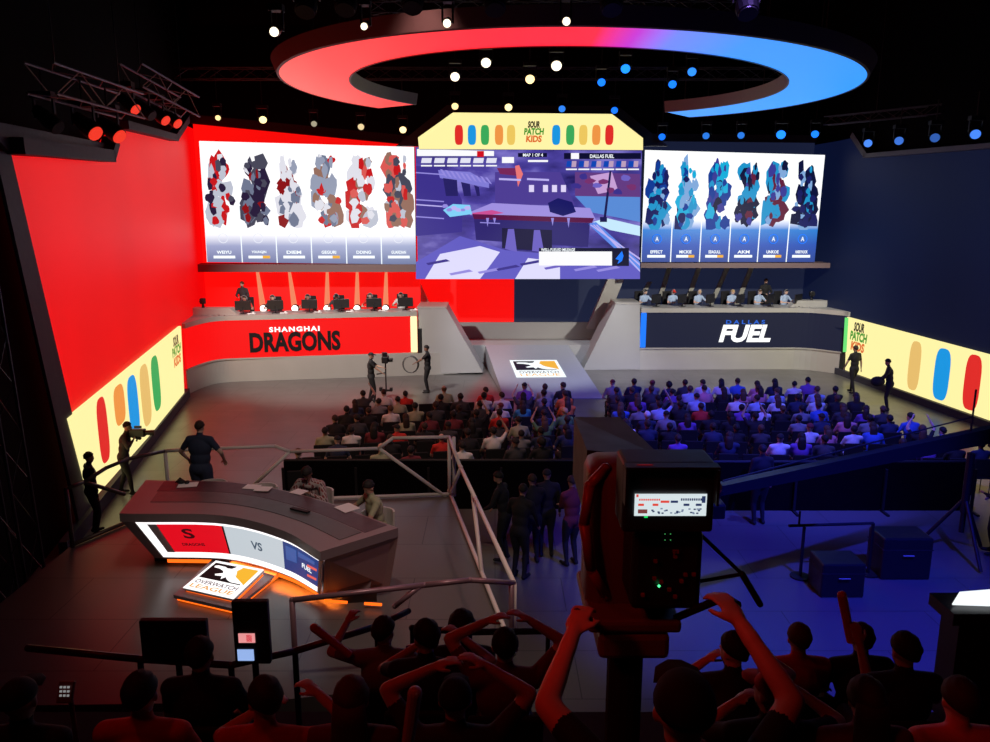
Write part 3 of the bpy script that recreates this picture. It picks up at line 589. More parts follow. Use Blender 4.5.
m = MB(); a = RW(843.5, 316.5, .12); b = RW(847.5, 317, .12); m.prism([RW(844, 352, .12), RW(846.5, 352, .12), RW(848.5, 318, .12), RW(846, 317.5, .12)], nr*.05); tag(m.build('green_light_strip', led('strip_green', (110, 230, 120), 1.0), origin=RW(845, 352, .12)), 'green light strip at the corner between navy desk and candy banner', 'light strip')

# ================================================================== RING LIGHT AND RIGGING
ZR = 10.0; RC_ = Vector((2.0, 23.75, 0)); RO, RI = 8.0, 6.08
def ringmat():
    m = led_ramp('ring_display', 0, -7.95, 7.95, [(0, (255, 95, 85)), (.12, (255, 62, 58)), (.35, (255, 30, 38)), (.50, (250, 25, 50)), (.55, (190, 40, 200)), (.60, (110, 130, 255)), (.70, (60, 145, 255)), (1, (50, 150, 255))], 1.15)
    return m
r = empty('ring_light', (RC_.x, RC_.y, ZR), label='huge open ring light glowing red and blue, hung above the audience', cat='ring light'); r.rotation_euler = (0, RR(1.0), 0)
def arc(a0, a1, n, fn):
    return [fn(RR(a0+(a1-a0)*i/n)) for i in range(n+1)]
def pr_(rad, z): return lambda a: Vector((RC_.x+rad*math.cos(a), RC_.y+rad*math.sin(a), z))
a0, a1, n = 140, 360+50, 120
def swept(rad_z, name, mt):
    m = MB(); R_ = [[pr_(rd, z)(RR(a0+(a1-a0)*i/n)) for rd, z in rad_z] for i in range(n+1)]
    m.rings(R_, True, True); return m.build(name, mt, r)
swept([(RI+.04, ZR), (RO-.04, ZR), (RO-.04, ZR+.05), (RI+.04, ZR+.05)], 'glowing_face', ringmat())
swept([(RO-.04, ZR-.02), (RO+.02, ZR), (RO+.16, ZR+.34), (RO-.1, ZR+.34)], 'outer_fascia', mat('ring_fascia', (.10, .055, .06), .5))
swept([(RI+.04, ZR-.02), (RI+.1, ZR+.34), (RI-.08, ZR+.34), (RI, ZR-.01)], 'inner_fascia', mat('ring_inner', (.25, .2, .2), .5))
swept([(RI-.02, ZR+.32), (RO+.1, ZR+.32), (RO+.1, ZR+.36), (RI-.02, ZR+.36)], 'top_cover', M_black)
for a in range(165, 410, 27):
    p = pr_((RO+RI)/2, 0)(RR(a)); m = MB(); m.bar((p.x, p.y, ZR+.34), (p.x, p.y, 15), .015, 6); m.build('suspension_cable', M_truss, r)
def truss(a, b, sz, lab, grp='ceiling lighting trusses', hang=True, mt=None, vert=False):
    a = Vector(a); b = Vector(b); d = (b-a).normalized(); up = Z if not vert else X; sd = d.cross(up).normalized(); up2 = sd.cross(d)
    L = (b-a).length; n = max(2, round(L/(sz*1.6))); r = empty('truss', a, label=lab, cat='truss', group=grp); m = MB()
    cs = [a+sd*sz/2*i+up2*sz/2*j for i, j in ((-1, -1), (1, -1), (1, 1), (-1, 1))]
    for c0 in cs: m.bar(c0, c0+d*L, .026, 6)
    for k in range(n):
        for i in range(4):
            p, q = cs[i], cs[(i+1) % 4]
            if k % 2: p, q = q, p
            m.bar(p+d*L*k/n, q+d*L*(k+1)/n, .012, 5)
    m.build('lattice', mt or M_truss, r)
    if hang:
        for t_ in (.15, .85):
            p = a+d*L*t_; m = MB(); m.bar(p+Z*sz/2, (p.x, p.y, 15), .012, 5); m.build('hanging_cable', M_truss, r)
    return r
truss((-12, 31.0, 11.6), (14, 31.0, 11.6), .4, 'long black truss above the screens carrying the lower row of spotlights')
truss((-4, 27.0, 13.0), (8.5, 27.0, 13.0), .4, 'black truss above the ring opening carrying the upper spotlights')
truss((-6.5, 14.8, 12.6), (7.5, 14.8, 12.6), .4, 'black truss above the near edge of the ring light')
truss((-8, 18.5, 13.2), (-3.2, 25.0, 13.2), .4, 'black truss beyond the upper corner of the ring light, red side')
def lampmat(col, k):
    k = min(k, 2.2); return mat('lamp_%d_%d_%d_%g' % (*col, k), (.02, .02, .02), .4, 0, srgb(*col), k)
def fixture(p, aim, mt, ztop, lab, grp, r_=.13, L=.42, name='stage_spotlight'):
    """moving-head lamp: clamp, yoke and head with a bright front lens"""
    p = Vector(p); d = (Vector(aim)-p).normalized(); r = empty(name, p, label=lab, cat='spotlight', group=grp)
    m = MB(); m.bar(p-d*.02, p-d*L*.35, r_*1.12, 14, r_*1.2); m.bar(p-d*L*.35, p-d*L, r_*1.2, 14, r_*.75); m.build('head', M_blackplastic, r)
    m = MB(); q = d.to_track_quat('Z', 'Y'); vs = [p]+[p+q @ Vector((math.cos(2*PI*i/16)*r_, math.sin(2*PI*i/16)*r_, 0)) for i in range(16)]
    m.bar(p-d*.02, p+d*.012, r_, 16, r_*.96); m.build('lens', mt, r)
    c = p-d*L*.6; sd = X if abs(d.x) < .8 else Vector((0, 1, 0)); m = MB(); w_ = r_*1.35; top = c.z+.32
    for s_ in (-1, 1): m.box((c.x+s_*w_*sd.x, c.y+s_*w_*sd.y, (c.z+top)/2), (.03 if sd.x else .06, .06 if sd.x else .03, top-c.z+.06))
    m.box((c.x, c.y, top+.05), (w_*2+.04, .2, .12)); m.bar((c.x, c.y, top+.1), (c.x, c.y, ztop), .02, 6); m.build('yoke', M_black, r)
    return r
WL = (255, 222, 150); WW = (255, 238, 205); BB = (15, 105, 255)
def lampset(rows, Y, ztop, aimf, grp):
    for x, y, col, k, rr, lab in rows:
        p = ony(x, y, Y); fixture(p, aimf(p), lampmat(col, k), ztop, lab, grp, rr)
cam_aim = lambda p: Vector((p.x*.5, p.y-14, 1.0))
G1 = 'warm spotlights over the stage'; G2 = 'blue spotlights over the stage'
lampset([(218, 118, WL, 1.5, .1, 'dim warm spotlight over the corner of the red wall'), (263, 120, WL, 6, .14, 'warm spotlight over the white roster screen, nearest the red corner'),
  (314, 124, (200, 190, 160), .7, .11, 'faint warm spotlight over the middle of the white roster screen'), (361, 127, (225, 200, 150), 1.2, .12, 'yellowish spotlight over the white roster screen, beside the brighter inner one'),
  (403, 130, WL, 4, .13, 'warm spotlight just beside the lower corner of the yellow header sign'), (455, 106.5, (240, 205, 140), 2, .13, 'yellow spotlight right above the sloping corner of the header sign'),
  (508.5, 107.5, WL, 5, .14, 'warm spotlight right above the red side of the header sign')], 31.0, 11.6, cam_aim, G1)
lampset([(562, 109, (40, 120, 225), 1.3, .13, 'medium blue spotlight above the header sign beside the middle'), (614.5, 110.5, BB, 1.6, .13, 'blue spotlight above the outer end of the header sign'),
  (662, 137, BB, 1.5, .13, 'blue spotlight next to the outer corner of the header sign'), (706, 136, (40, 120, 225), 1.1, .13, 'second blue spotlight over the blue roster screen'),
  (741, 135.5, (40, 120, 225), 1.1, .13, 'third blue spotlight over the blue roster screen'), (781, 134.8, (25, 115, 255), 2.6, .17, 'brightest blue spotlight over the blue roster screen'),
  (815, 134.3, (20, 110, 255), 1.8, .14, 'blue spotlight over the far end of the blue roster screen')], 31.0, 11.6, cam_aim, G2)
lampset([(455, 77, WW, 6, .15, 'warm spotlight inside the ring, lowest on the red side'), (486, 63, WW, 7, .16, 'warm spotlight inside the ring, above the lowest one'),
  (530, 79.5, WL, 6, .15, 'warm spotlight inside the ring, nearest below the middle'), (556.5, 66, WW, 7, .17, 'warm spotlight inside the ring, beside the blue ones')], 27.0, 13.0, cam_aim, G1)
lampset([(601.5, 82.5, (20, 110, 255), 1.8, .13, 'blue spotlight inside the ring, lowest of the four'), (625.5, 69, (25, 120, 255), 2.6, .15, 'blue spotlight inside the ring, brightest of the four'),
  (672.5, 84.5, (20, 110, 255), 1.8, .13, 'blue spotlight inside the ring, below the outermost'), (692, 72, (40, 120, 240), 1.8, .14, 'blue spotlight inside the ring, outermost of the four')], 27.0, 13.0, cam_aim, G2)
G3 = 'small white spotlights above the ring'
lampset([(274, 32, WW, 5, .08, 'small white spotlight above the red end of the ring'), (364, 26.5, WW, 4, .06, 'small white spotlight above the ring, second from the red end'), (447, 23.5, WW, 5, .07, 'small white spotlight above the ring, third from the red end'),
  (566.5, 21.5, WW, 5, .07, 'small white spotlight above the middle of the ring')], 14.8, 12.6, lambda p: Vector((p.x, 2, 5)), G3)
truss((12.6, 31.0, 9.9), (20, 20.0, 9.9), .3, 'short black truss above the navy wall')
for i, (x, y, k, lab) in enumerate(((868, 143.5, 1.3, 'blue spotlight over the stepped trim of the navy wall'), (899, 141, .8, 'pale blue spotlight over the navy wall, second from the step'), (935, 138, .5, 'faint blue spotlight over the navy wall, third from the step'), (975.5, 134.5, 1.2, 'blue spotlight over the navy wall, farthest from the step'))):
    p = RW(x, y, 1.0); fixture(p, (p.x-6, p.y-12, 2), lampmat((70, 130, 240), k), 10.0 if i < 9 else 0, lab, 'blue spotlights along the navy wall', .14)
    
# red-lit lamp bars on the left
M_redlens = lampmat((255, 60, 40), .9)
for (xa, ya, xb, yb, Y0, Y1, lab) in ((40, 78, 132, 106, 14, 17.5, 'black lighting truss above the red wall, nearest the edge of the picture'), (131, 75, 190, 107, 18.5, 21.5, 'black lighting truss above the red wall, nearer the ring light')):
    a = ony(xa, ya, Y0); b = ony(xb, yb, Y1); truss(a, b, .5, lab, 'lighting trusses above the red wall', mt=mat('truss_grey', (.16, .14, .15), .4, .5))
for i, (x, y, Y, lab) in enumerate(((96, 134, 15.7, 'black moving-head lamp with a red front, second over the red wall'), (120, 137, 16.6, 'large black moving-head lamp with a red front, lowest over the red wall'), (136, 110, 18.9, 'black lamp with a red front high on the inner truss'), (152, 116, 19.5, 'dull black lamp on the inner truss'),
                               (166, 121, 20.2, 'black lamp with a red front, third on the inner truss'), (178, 124, 20.8, 'black lamp with a red front at the end of the inner truss'), (58, 128, 14.6, 'black moving-head lamp over the red wall, outermost one'))):
    p = ony(x, y, Y); fixture(p, p+Vector((2.0, -.6, -1.6)), M_redlens if i not in (3, 6) else M_blackplastic, p.z+(1.0 if i not in (2,) else .7), lab, 'lamps on the trusses above the red wall', .15 if i < 2 else .13, .55)
# dim lamps hidden in the dark ceiling
for i, (x, y) in enumerate(((305, 12), (345, 10), (412, 8), (495, 10), (612, 10), (748, 14))):
    p = ony(x, y, 14.6); fixture(p, p+Vector((0, -1, -1.5)), M_blackplastic, 12.7, 'unlit black moving-head lamp above the ring, '+('first', 'second', 'third', 'fourth', 'fifth', 'sixth')[i]+' from the red side', 'unlit lamps above the ring', .17, .5)
# tower truss at the edge
a = onz(6, 560, 0); truss((-7.6, 11.6, 0), (-7.9, 11.6, 8.6), .5, 'dark scaffold tower beside the end of the red wall', 'scaffold towers', hang=False, vert=True)

# ================================================================== PEOPLE
def V3(*a): return Vector(a)
def remesh(mb, vox, keep=()):
    """fuse the overlapping forms into one skin and smooth it, leaving the hands crisp"""
    me = mb.mesh('tmp', [M_black]); o = bpy.data.objects.new('tmp', me); C.objects.link(o)
    m = o.modifiers.new('r', 'REMESH'); m.mode = 'VOXEL'; m.voxel_size = vox; m.use_smooth_shade = True
    bpy.context.view_layer.update(); dg = bpy.context.evaluated_depsgraph_get(); mid = bpy.data.meshes.new_from_object(o.evaluated_get(dg))
    bpy.data.objects.remove(o); bpy.data.meshes.remove(me)
    o = bpy.data.objects.new('tmp', mid); C.objects.link(o); g = o.vertex_groups.new(name='g')
    idx = [v.index for v in mid.vertices if all((v.co-k).length > .16 for k in keep)]; g.add(idx, 1, 'REPLACE')
    s_ = o.modifiers.new('s', 'SMOOTH'); s_.iterations = 3 if vox > .02 else 26; s_.factor = .5; s_.vertex_group = 'g'
    if keep: t_ = o.modifiers.new('t', 'SMOOTH'); t_.iterations = 2; t_.factor = .4
    bpy.context.view_layer.update(); dg = bpy.context.evaluated_depsgraph_get(); out = bpy.data.meshes.new_from_object(o.evaluated_get(dg))
    bpy.data.objects.remove(o); bpy.data.meshes.remove(mid); return out
def limb(mb, pts, rs, n=12):
    for p, q, a, b in zip(pts, pts[1:], rs, rs[1:]): mb.bar(p, q, a, n, b); 
    for p, a in zip(pts, rs): mb.ball(p, (a, a, a), n, 8)
def ik(a, b, l1, l2, pole):
    """middle joint between a and b, bending towards pole"""
    a, b, pole = Vector(a), Vector(b), Vector(pole); d = b-a; L = min(d.length, (l1+l2)*.995); dn = d.normalized()
    x = (l1*l1-l2*l2+L*L)/(2*L); h = math.sqrt(max(0, l1*l1-x*x)); pp = pole-dn*pole.dot(dn); pp.normalize(); return a+dn*x+pp*h, a+dn*L
def hand(mb, w, d, up, curl, s=1.0, side=1):
    """palm and five bent fingers from wrist w along d, back of hand towards up"""
    d = d.normalized(); sd = d.cross(up).normalized()*side; up = (sd.cross(d)*side).normalized(); q = d.to_track_quat('Z', 'Y')
    c0 = w+d*.045*s; R = Matrix((sd, up, d)).transposed()
    mb.ball(c0, (.040*s, .017*s, .052*s), 10, 8, R.to_quaternion()); limb(mb, [w, w+d*.03*s], [.024*s, .024*s], 8)
    for k, (o, L) in enumerate(((-.030, .070), (-.010, .080), (.010, .075), (.029, .058))):
        p = w+d*.085*s+sd*o*s; a = d
        pts = [p]; 
        for j, f in enumerate((.45, .32, .23)):
            a = (a-up*curl*(.55 if j == 0 else .8)).normalized() if curl else a; pts.append(pts[-1]+a*L*f*s)
        limb(mb, pts, [.0092*s, .0088*s, .0082*s, .0074*s], 7)
    p = w+d*.03*s-sd*.030*s; a = (d-sd*.9-up*.2).normalized(); b = (d*1.1-sd*.25-up*(.3+.4*curl)).normalized(); limb(mb, [p, p+a*.034*s, p+a*.034*s+b*.032*s], [.012*s, .0105*s, .009*s], 7)
# a pose gives joint positions in local coordinates: the person faces +Y, feet on z = 0
def pose_stand(h=1.0, lean=0.0, wide=.1, step=0.0, handL=None, handR=None, turn=0.0, look=(0, 1, -.1), base=0.0):
    P = {}; hp = .93*h; P['pel'] = V3(0, 0, hp); P['chest'] = V3(0, lean*.5, hp+.36*h); P['neck'] = V3(0, lean*.75, hp+.56*h)
    P['head'] = V3(0, lean*.75+.03+lean*.2, hp+.71*h)
    for s_, k in ((-1, 'L'), (1, 'R')):
        st = step*s_; P['hip'+k] = V3(.09*s_, 0, hp-.04); P['ank'+k] = V3(wide*s_, st, .09); P['toe'+k] = V3(wide*s_*1.25, st+.17, .035)
        P['kn'+k], _ = ik(P['hip'+k], P['ank'+k], .42*h, .395*h, (0, 1, 0)); P['sh'+k] = V3(.185*s_, lean*.7, hp+.50*h)
    P['haL'] = Vector(handL) if handL else V3(-.27, .06, hp-.08); P['haR'] = Vector(handR) if handR else V3(.27, .06, hp-.08)
    P['look'] = Vector(look); return P
def pose_sit(handL=None, handR=None, lean=.0, look=(0, 1, 0), seat=.46, foot=.42, tilt=0.0):
    P = {}; hp = seat+.10; P['pel'] = V3(0, 0, hp); P['chest'] = V3(tilt*.5, lean*.6, hp+.33); P['neck'] = V3(tilt, lean*.95, hp+.51); P['head'] = V3(tilt*1.1, lean*1.15+.025, hp+.66)
    for s_, k in ((-1, 'L'), (1, 'R')):
        P['hip'+k] = V3(.09*s_, .02, hp-.02); P['kn'+k] = V3(.13*s_, .42, seat+.06); P['ank'+k] = V3(.12*s_, foot, .09); P['toe'+k] = V3(.14*s_, foot+.16, .035); P['sh'+k] = V3(.185*s_+tilt, lean*.9, hp+.46)
    P['haL'] = Vector(handL) if handL else V3(-.13, .30, seat+.19); P['haR'] = Vector(handR) if handR else V3(.13, .30, seat+.19)
    P['look'] = Vector(look); return P
BODY = {}
def body_mesh(key, P, vox=.024, fat=1.1, sleeves='short', hands=False, curl=.5, poleL=(-1, -.4, -.6), poleR=(1, -.4, -.6), dress=None):
    """one continuous skin: trunk, neck, head, arms, legs; returns mesh with slots skin, shirt, trousers, shoes, and hair anchor"""
    m = MB(); f = fat
    m.ball(P['pel'], (.165*f, .125*f, .14), 14, 10); mid = (P['pel']+P['chest'])/2; m.ball(mid, (.15*f, .11*f, .17), 14, 10)
    sax = (P['shR']-P['shL']).normalized(); m.ball(P['chest'], (.17*f, .12*f, .19), 14, 10); m.ball(P['neck']-V3(0, 0, .07), (.16, .09, .075), 14, 8)
    limb(m, [P['shL'], P['neck']-V3(0, 0, .03), P['shR']], [.062*f, .07, .062*f]); limb(m, [P['neck']-V3(0, 0, .04), P['neck']+(P['head']-P['neck'])*.55], [.058, .052])
    H = P['head']; lk = P['look'].normalized(); q = lk.to_track_quat('Y', 'Z')
    m.ball(H+q @ V3(0, -.012, .03), (.076, .093, .092), 14, 12, q); m.ball(H+q @ V3(0, .022, -.035), (.056, .064, .075), 12, 10, q)
    m.bar(H+q @ V3(0, .075, .02), H+q @ V3(0, .103, -.022), .008, 8, .014); m.ball(H+q @ V3(0, .078, -.062), (.022, .012, .008), 8, 6, q)
    for s_ in (-1, 1): m.ball(H+q @ V3(.077*s_, -.005, -.005), (.011, .02, .032), 8, 6, q)
    arms = {}
    for k, pole in (('L', poleL), ('R', poleR)):
        el, wr = ik(P['sh'+k], P['ha'+k], .29, .255, pole); arms[k] = (el, wr); fr_ = 1.15 if sleeves == 'long' else 1.0
        limb(m, [P['sh'+k], P['sh'+k].lerp(el, .5), el], [.056*f*fr_, .047*f*fr_, .040*fr_]); limb(m, [el, el.lerp(wr, .35), wr], [.040*fr_, .038*fr_, .026*fr_])
        d = (wr-el).normalized(); up = Vector((0, 0, 1)) if abs(d.z) < .8 else Vector((0, -1, 0))
        if hands: hand(m, wr, d, up, curl, 1.0, 1 if k == 'R' else -1)
        else: m.ball(wr+d*.07, (.036, .024, .075), 10, 8, d.to_track_quat('Z', 'Y')); 
        hp, kn, an, to = P['hip'+k], P['kn'+k], P['ank'+k], P['toe'+k]
        limb(m, [hp, hp.lerp(kn, .5), kn], [.098*f, .082*f, .060]); limb(m, [kn, kn.lerp(an, .35), an], [.060, .058, .042])
        limb(m, [an-V3(0, .03, .045), to], [.045, .034])
    me = remesh(m, vox if not hands else .0078, [arms[k][1]+(arms[k][1]-arms[k][0]).normalized()*.1 for k in 'LR'] if hands else ())
    P['arms'] = arms
    def dist(p, a, b):
        ab = b-a; t_ = max(0, min(1, (p-a).dot(ab)/max(1e-9, ab.length_squared))); return (p-(a+ab*t_)).length, t_
    me.materials.clear()
    for mt in (M_skin[0], M_cloth['black'], M_cloth['black'], M_cloth['black']): me.materials.append(mt)
    segs = [(P['neck'], H, 0, .0), (H, H+V3(0, 0, .1), 0, 0), (P['pel']-V3(0, 0, .03), P['neck']-V3(0, 0, .02), 1, 0), (P['shL'], P['shR'], 1, 0)]
    for k in 'LR':
        el, wr = arms[k]; segs += [(P['sh'+k], el, 1 if sleeves != 'none' else 0, 10 if sleeves == 'short' else 0), (el, wr, 1 if sleeves == 'long' else 0, 0), (wr, wr+(wr-el).normalized()*.18, 0, 0),
            (P['hip'+k], P['kn'+k], 2, 0), (P['kn'+k], P['ank'+k], 2, 0), (P['ank'+k]-V3(0, 0, .03), P['toe'+k], 3, 0)]
    rad = [.07, .09, .15, .07]+[.055, .045, .03, .09, .06, .045]*2
    for p in me.polygons:
        c0 = p.center; best = 9; bi = 0
        for (a, b, mi, fl), rr in zip(segs, rad):
            d, t_ = dist(c0, a, b)
            if d/rr < best: best = d/rr; bi = mi if not (fl == 10 and t_ > .75) else 0
        p.material_index = bi; p.use_smooth = True
    BODY[key] = (me, P); return me, P
def hair_mesh(key, P, style='short'):
    H = P['head']; q = P['look'].normalized().to_track_quat('Y', 'Z'); m = MB()
    def shell(rx, ry, rz, lowf, lowb, cy=-.014, cz=.033):
        n, k = 20, 8; rg = []
        for j in range(k+1):
            row = []
            for i in range(n):
                t_ = 2*PI*i/n; fw = (math.sin(t_)+1)/2; low = lowb*(1-fw)+lowf*fw; a = (PI/2-low)*j/k+.02
                rr = 1+.05*math.sin(i*5.3+j*2.1) if style != 'cap' else 1
                row.append(H+q @ V3(math.sin(a)*math.cos(t_)*rx*rr, cy+math.sin(a)*math.sin(t_)*ry*rr, cz+math.cos(a)*rz*rr))
            rg.append(row)
        m.rings(rg, True, True)
    if style == 'short': shell(.084, .100, .100, .42, -.55)
    elif style == 'long':
        shell(.088, .104, .104, .40, -.7); b = H+q @ V3(0, -.075, -.02)
        n = 12; rg = []
        for j, (z, rx, ry, oy) in enumerate(((.06, .08, .05, 0), (-.03, .088, .055, -.01), (-.12, .092, .045, -.02), (-.21, .085, .038, -.03), (-.27, .05, .02, -.03))):
            rg.append([b+V3(math.cos(2*PI*i/n)*rx, math.sin(2*PI*i/n)*ry+oy*1.2, z) for i in range(n)])
        m.rings(rg)
    elif style == 'bun': shell(.084, .100, .100, .42, -.5); m.ball(H+q @ V3(0, -.11, .07), (.045, .045, .045), 10, 8)
    elif style == 'big': shell(.105, .125, .125, .38, -.75)
    elif style == 'cap':
        shell(.086, .102, .095, .22, -.1); m.prism([H+q @ V3(x, y, .045) for x, y in ((-.075, .06), (-.06, .13), (-.02, .165), (.02, .165), (.06, .13), (.075, .06))], q @ V3(0, -.01, .012))
    elif style == 'bald': shell(.0775, .0945, .08, .1, -.7, cz=.02)
    return m.mesh('hair', M_hair['black'], True)
HM = {}
def person(loc, rz, key, shirt, hair=('short', 'black'), skin=0, trousers='charcoal', shoes='black', label=None, group=None, scale=1.0, face=False, name='person', extra=None, cat='person'):
    me, P = BODY[key]; o = bpy.data.objects.new(name, me); C.objects.link(o); o.location = loc; o.rotation_euler = (0, 0, rz); o.scale = (scale,)*3
    for i, mt in enumerate((M_skin[skin], M_cloth[shirt], M_cloth[trousers], M_cloth[shoes])):
        o.material_slots[i].link = 'OBJECT'; o.material_slots[i].material = mt
    tag(o, label, cat, group); LOCS[o] = V3(0, 0, 0)
    st, hc = hair
    if st:
        if (key, st) not in HM: HM[(key, st)] = hair_mesh(key, P, st)
        h = bpy.data.objects.new('cap' if st == 'cap' else 'hair', HM[(key, st)]); C.objects.link(h); h.parent = o
        h.material_slots[0].link = 'OBJECT'; h.material_slots[0].material = M_cloth[hc] if st == 'cap' else M_hair[hc]
    if face:
        q = P['look'].normalized().to_track_quat('Y', 'Z'); H = P['head']
        for s_ in (-1, 1):
            m = MB(); m.ball(H+q @ V3(.03*s_, .078, .018), (.011, .006, .007), 8, 6, q); e_ = m.build('eye', mat('eye_dark', (.02, .015, .01), .2), o, True)
        m = MB(); m.ball(H+q @ V3(0, .088, -.05), (.022, .005, .005), 8, 6, q); m.build('mouth', mat('lip', (.35, .1, .09), .5), o, True)
    return o
def headset(o, key):
    H = BODY[key][1]['head']; q = BODY[key][1]['look'].normalized().to_track_quat('Y', 'Z'); m = MB()
    pts = [H+q @ V3(math.cos(a)*.098, 0, .02+math.sin(a)*.115) for a in [PI*i/10 for i in range(11)]]; m.path(pts, .012, 6)
    for s_ in (-1, 1): m.ball(H+q @ V3(.095*s_, 0, 0), (.025, .042, .05), 10, 8, q)
    m.build('headset', mat('headset_grey', (.25, .25, .27), .4), o, True)

body_mesh('sit', pose_sit(), .026); body_mesh('sit_lean', pose_sit(lean=.13, look=(0, 1, -.15)), .026)
body_mesh('sit_tilt', pose_sit(tilt=.05, lean=-.03, look=(.35, 1, -.05), handL=(-.05, .28, .72), handR=(.05, .28, .70)), .026)
body_mesh('sit_look', pose_sit(tilt=-.03, lean=.03, look=(-.5, 1, 0), handL=(-.2, .25, .66)), .026)
body_mesh('sit_arm', pose_sit(handR=(.24, .2, 1.42)), .026, poleR=(1, .3, -.2)); body_mesh('sit_arms', pose_sit(handL=(-.2, .22, 1.45), handR=(.2, .22, 1.45)), .026, poleL=(-1, .2, -.2), poleR=(1, .2, -.2))
NUM = ['first', 'second', 'third', 'fourth', 'fifth', 'sixth', 'seventh', 'eighth', 'ninth', 'tenth', 'eleventh', 'twelfth', 'thirteenth', 'fourteenth', 'fifteenth', 'sixteenth']
def chair_mesh():
    m = MB(); m.bevbox((0, 0, .43), (.46, .44, .06), .015); m.bevbox((0, -.235, .70), (.46, .045, .44), .02, rx=RR(6)); m.box((0, -.21, .46), (.3, .04, .1))
    for x in (-.2, .2):
        m.bar((x, .18, 0), (x, .18, .42), .012, 6); m.bar((x, -.2, 0), (x, -.2, .42), .012, 6)
    return m.mesh('audience_chair', M_seat)
CHM = chair_mesh()
def chair(loc, rz, label, group):
    o = bpy.data.objects.new('audience_chair', CHM); C.objects.link(o); o.location = loc; o.rotation_euler = (0, 0, rz); tag(o, label, 'chair', group); return o
rn = random.Random(11)
def crowd(rows, blockname, shirts, special, empt, grp):
    for ri, (xa, ya, xb, yb, n) in enumerate(rows):
        rz = math.atan2(yb-ya, xb-xa) if xb > xa else math.atan2(ya-yb, xa-xb)
        for k in range(n):
            t_ = k/(n-1); x = xa+(xb-xa)*t_; y = ya+(yb-ya)*t_; x += rn.uniform(-.03, .03)
            chair((x, y, 0), rz, 'black chair in %s row of %s, %s seat from the centre aisle' % (NUM[ri], blockname, NUM[k]), 'chairs of the '+blockname)
            if (ri, k) in empt or rn.random() < .04: continue
            key = rn.choices(['sit', 'sit_lean', 'sit_tilt', 'sit_look', 'sit_arm', 'sit_arms'], [9, 4, 4, 4, 1, .5])[0]; sh = special.get((ri, k)) or rn.choice(shirts)
            hr = rn.choices([('short', 'black'), ('short', 'dark brown'), ('long', 'dark brown'), ('long', 'black'), ('cap', 'black'), ('short', 'brown'), ('bun', 'black'), ('long', 'brown'), ('big', 'black'), ('cap', 'maroon'), ('short', 'blond'), ('bald', 'brown')], [12, 8, 3, 3, 3, 4, 1, 2, .7, 1, .6, .6])[0]
            if sh == 'white hair': sh, hr = 'navy', ('short', 'white')
            person((x, y-.02, 0), rz+rn.uniform(-.15, .15), key, sh, hr, rn.choice([0, 0, 1, 1, 2]), rn.choice(['charcoal', 'navy', 'black']), 'black',
                   'spectator in %s top, %s row of %s, %s from aisle' % (sh, NUM[ri], blockname, NUM[k]), grp, rn.uniform(.95, 1.04))
rowsL = [(2.15-.07*i, 23.5-.97*i, -3.9-.09*i, 22.6-.97*i, 11) for i in range(7)]
crowd(rowsL, 'red-lit seating block', ['black', 'charcoal', 'red', 'maroon', 'grey', 'navy', 'white', 'black', 'olive', 'charcoal', 'black'],
      {(0, 1): 'olive', (0, 2): 'purple', (0, 3): 'red', (0, 4): 'red', (0, 8): 'red', (1, 0): 'orange', (1, 3): 'white', (1, 4): 'white', (2, 2): 'teal', (2, 0): 'orange', (3, 0): 'green', (3, 2): 'white', (3, 3): 'red', (4, 1): 'green', (5, 2): 'grey', (5, 3): 'white', (5, 1): 'navy'}, {(1, 7), (3, 8), (5, 6), (6, 5), (6, 3), (6, 0), (6, 8), (6, 9), (5, 8)}, 'spectators of the red-lit block')
rowsR = [(3.75-.09*i, 24.0-.97*i, 10.0+.24*i, 24.15-.97*i-.12*i, 12+(i+1)//2) for i in range(7)]
crowd(rowsR, 'blue-lit seating block', ['navy', 'blue', 'black', 'white', 'light blue', 'charcoal', 'grey', 'black', 'navy', 'purple', 'charcoal', 'pink'],
      {(4, 1): 'white hair', (3, 4): 'red', (2, 8): 'white', (3, 7): 'white', (1, 10): 'light blue'}, {(6, 3), (6, 5), (5, 7), (6, 9), (6, 10), (5, 12), (6, 1)}, 'spectators of the blue-lit block')
for x0, x1, y, lab in ((-4.7, 1.75, 16.6, 'black barrier behind the last row of the red-lit seating block'), (2.7, 10.6, 16.5, 'black barrier behind the last row of the blue-lit seating block')):
    r = empty('barrier', ((x0+x1)/2, y, 0), label=lab, cat='barrier', group='black barriers behind the seating')
    m = MB(); m.box(((x0+x1)/2, y, .55), (x1-x0, .08, 1.1)); m.build('panel', M_mask, r); m = MB(); m.bar((x0, y, 1.13), (x1, y, 1.13), .035); m.build('handrail', M_black, r)
    for i in range(5):
        x = x0+(x1-x0)*i/4; m = MB(); m.box((x, y-.12, .5), (.05, .06, 1.0)); m.box((x, y-.2, .02), (.06, .4, .04)); m.build('post', M_black, r)

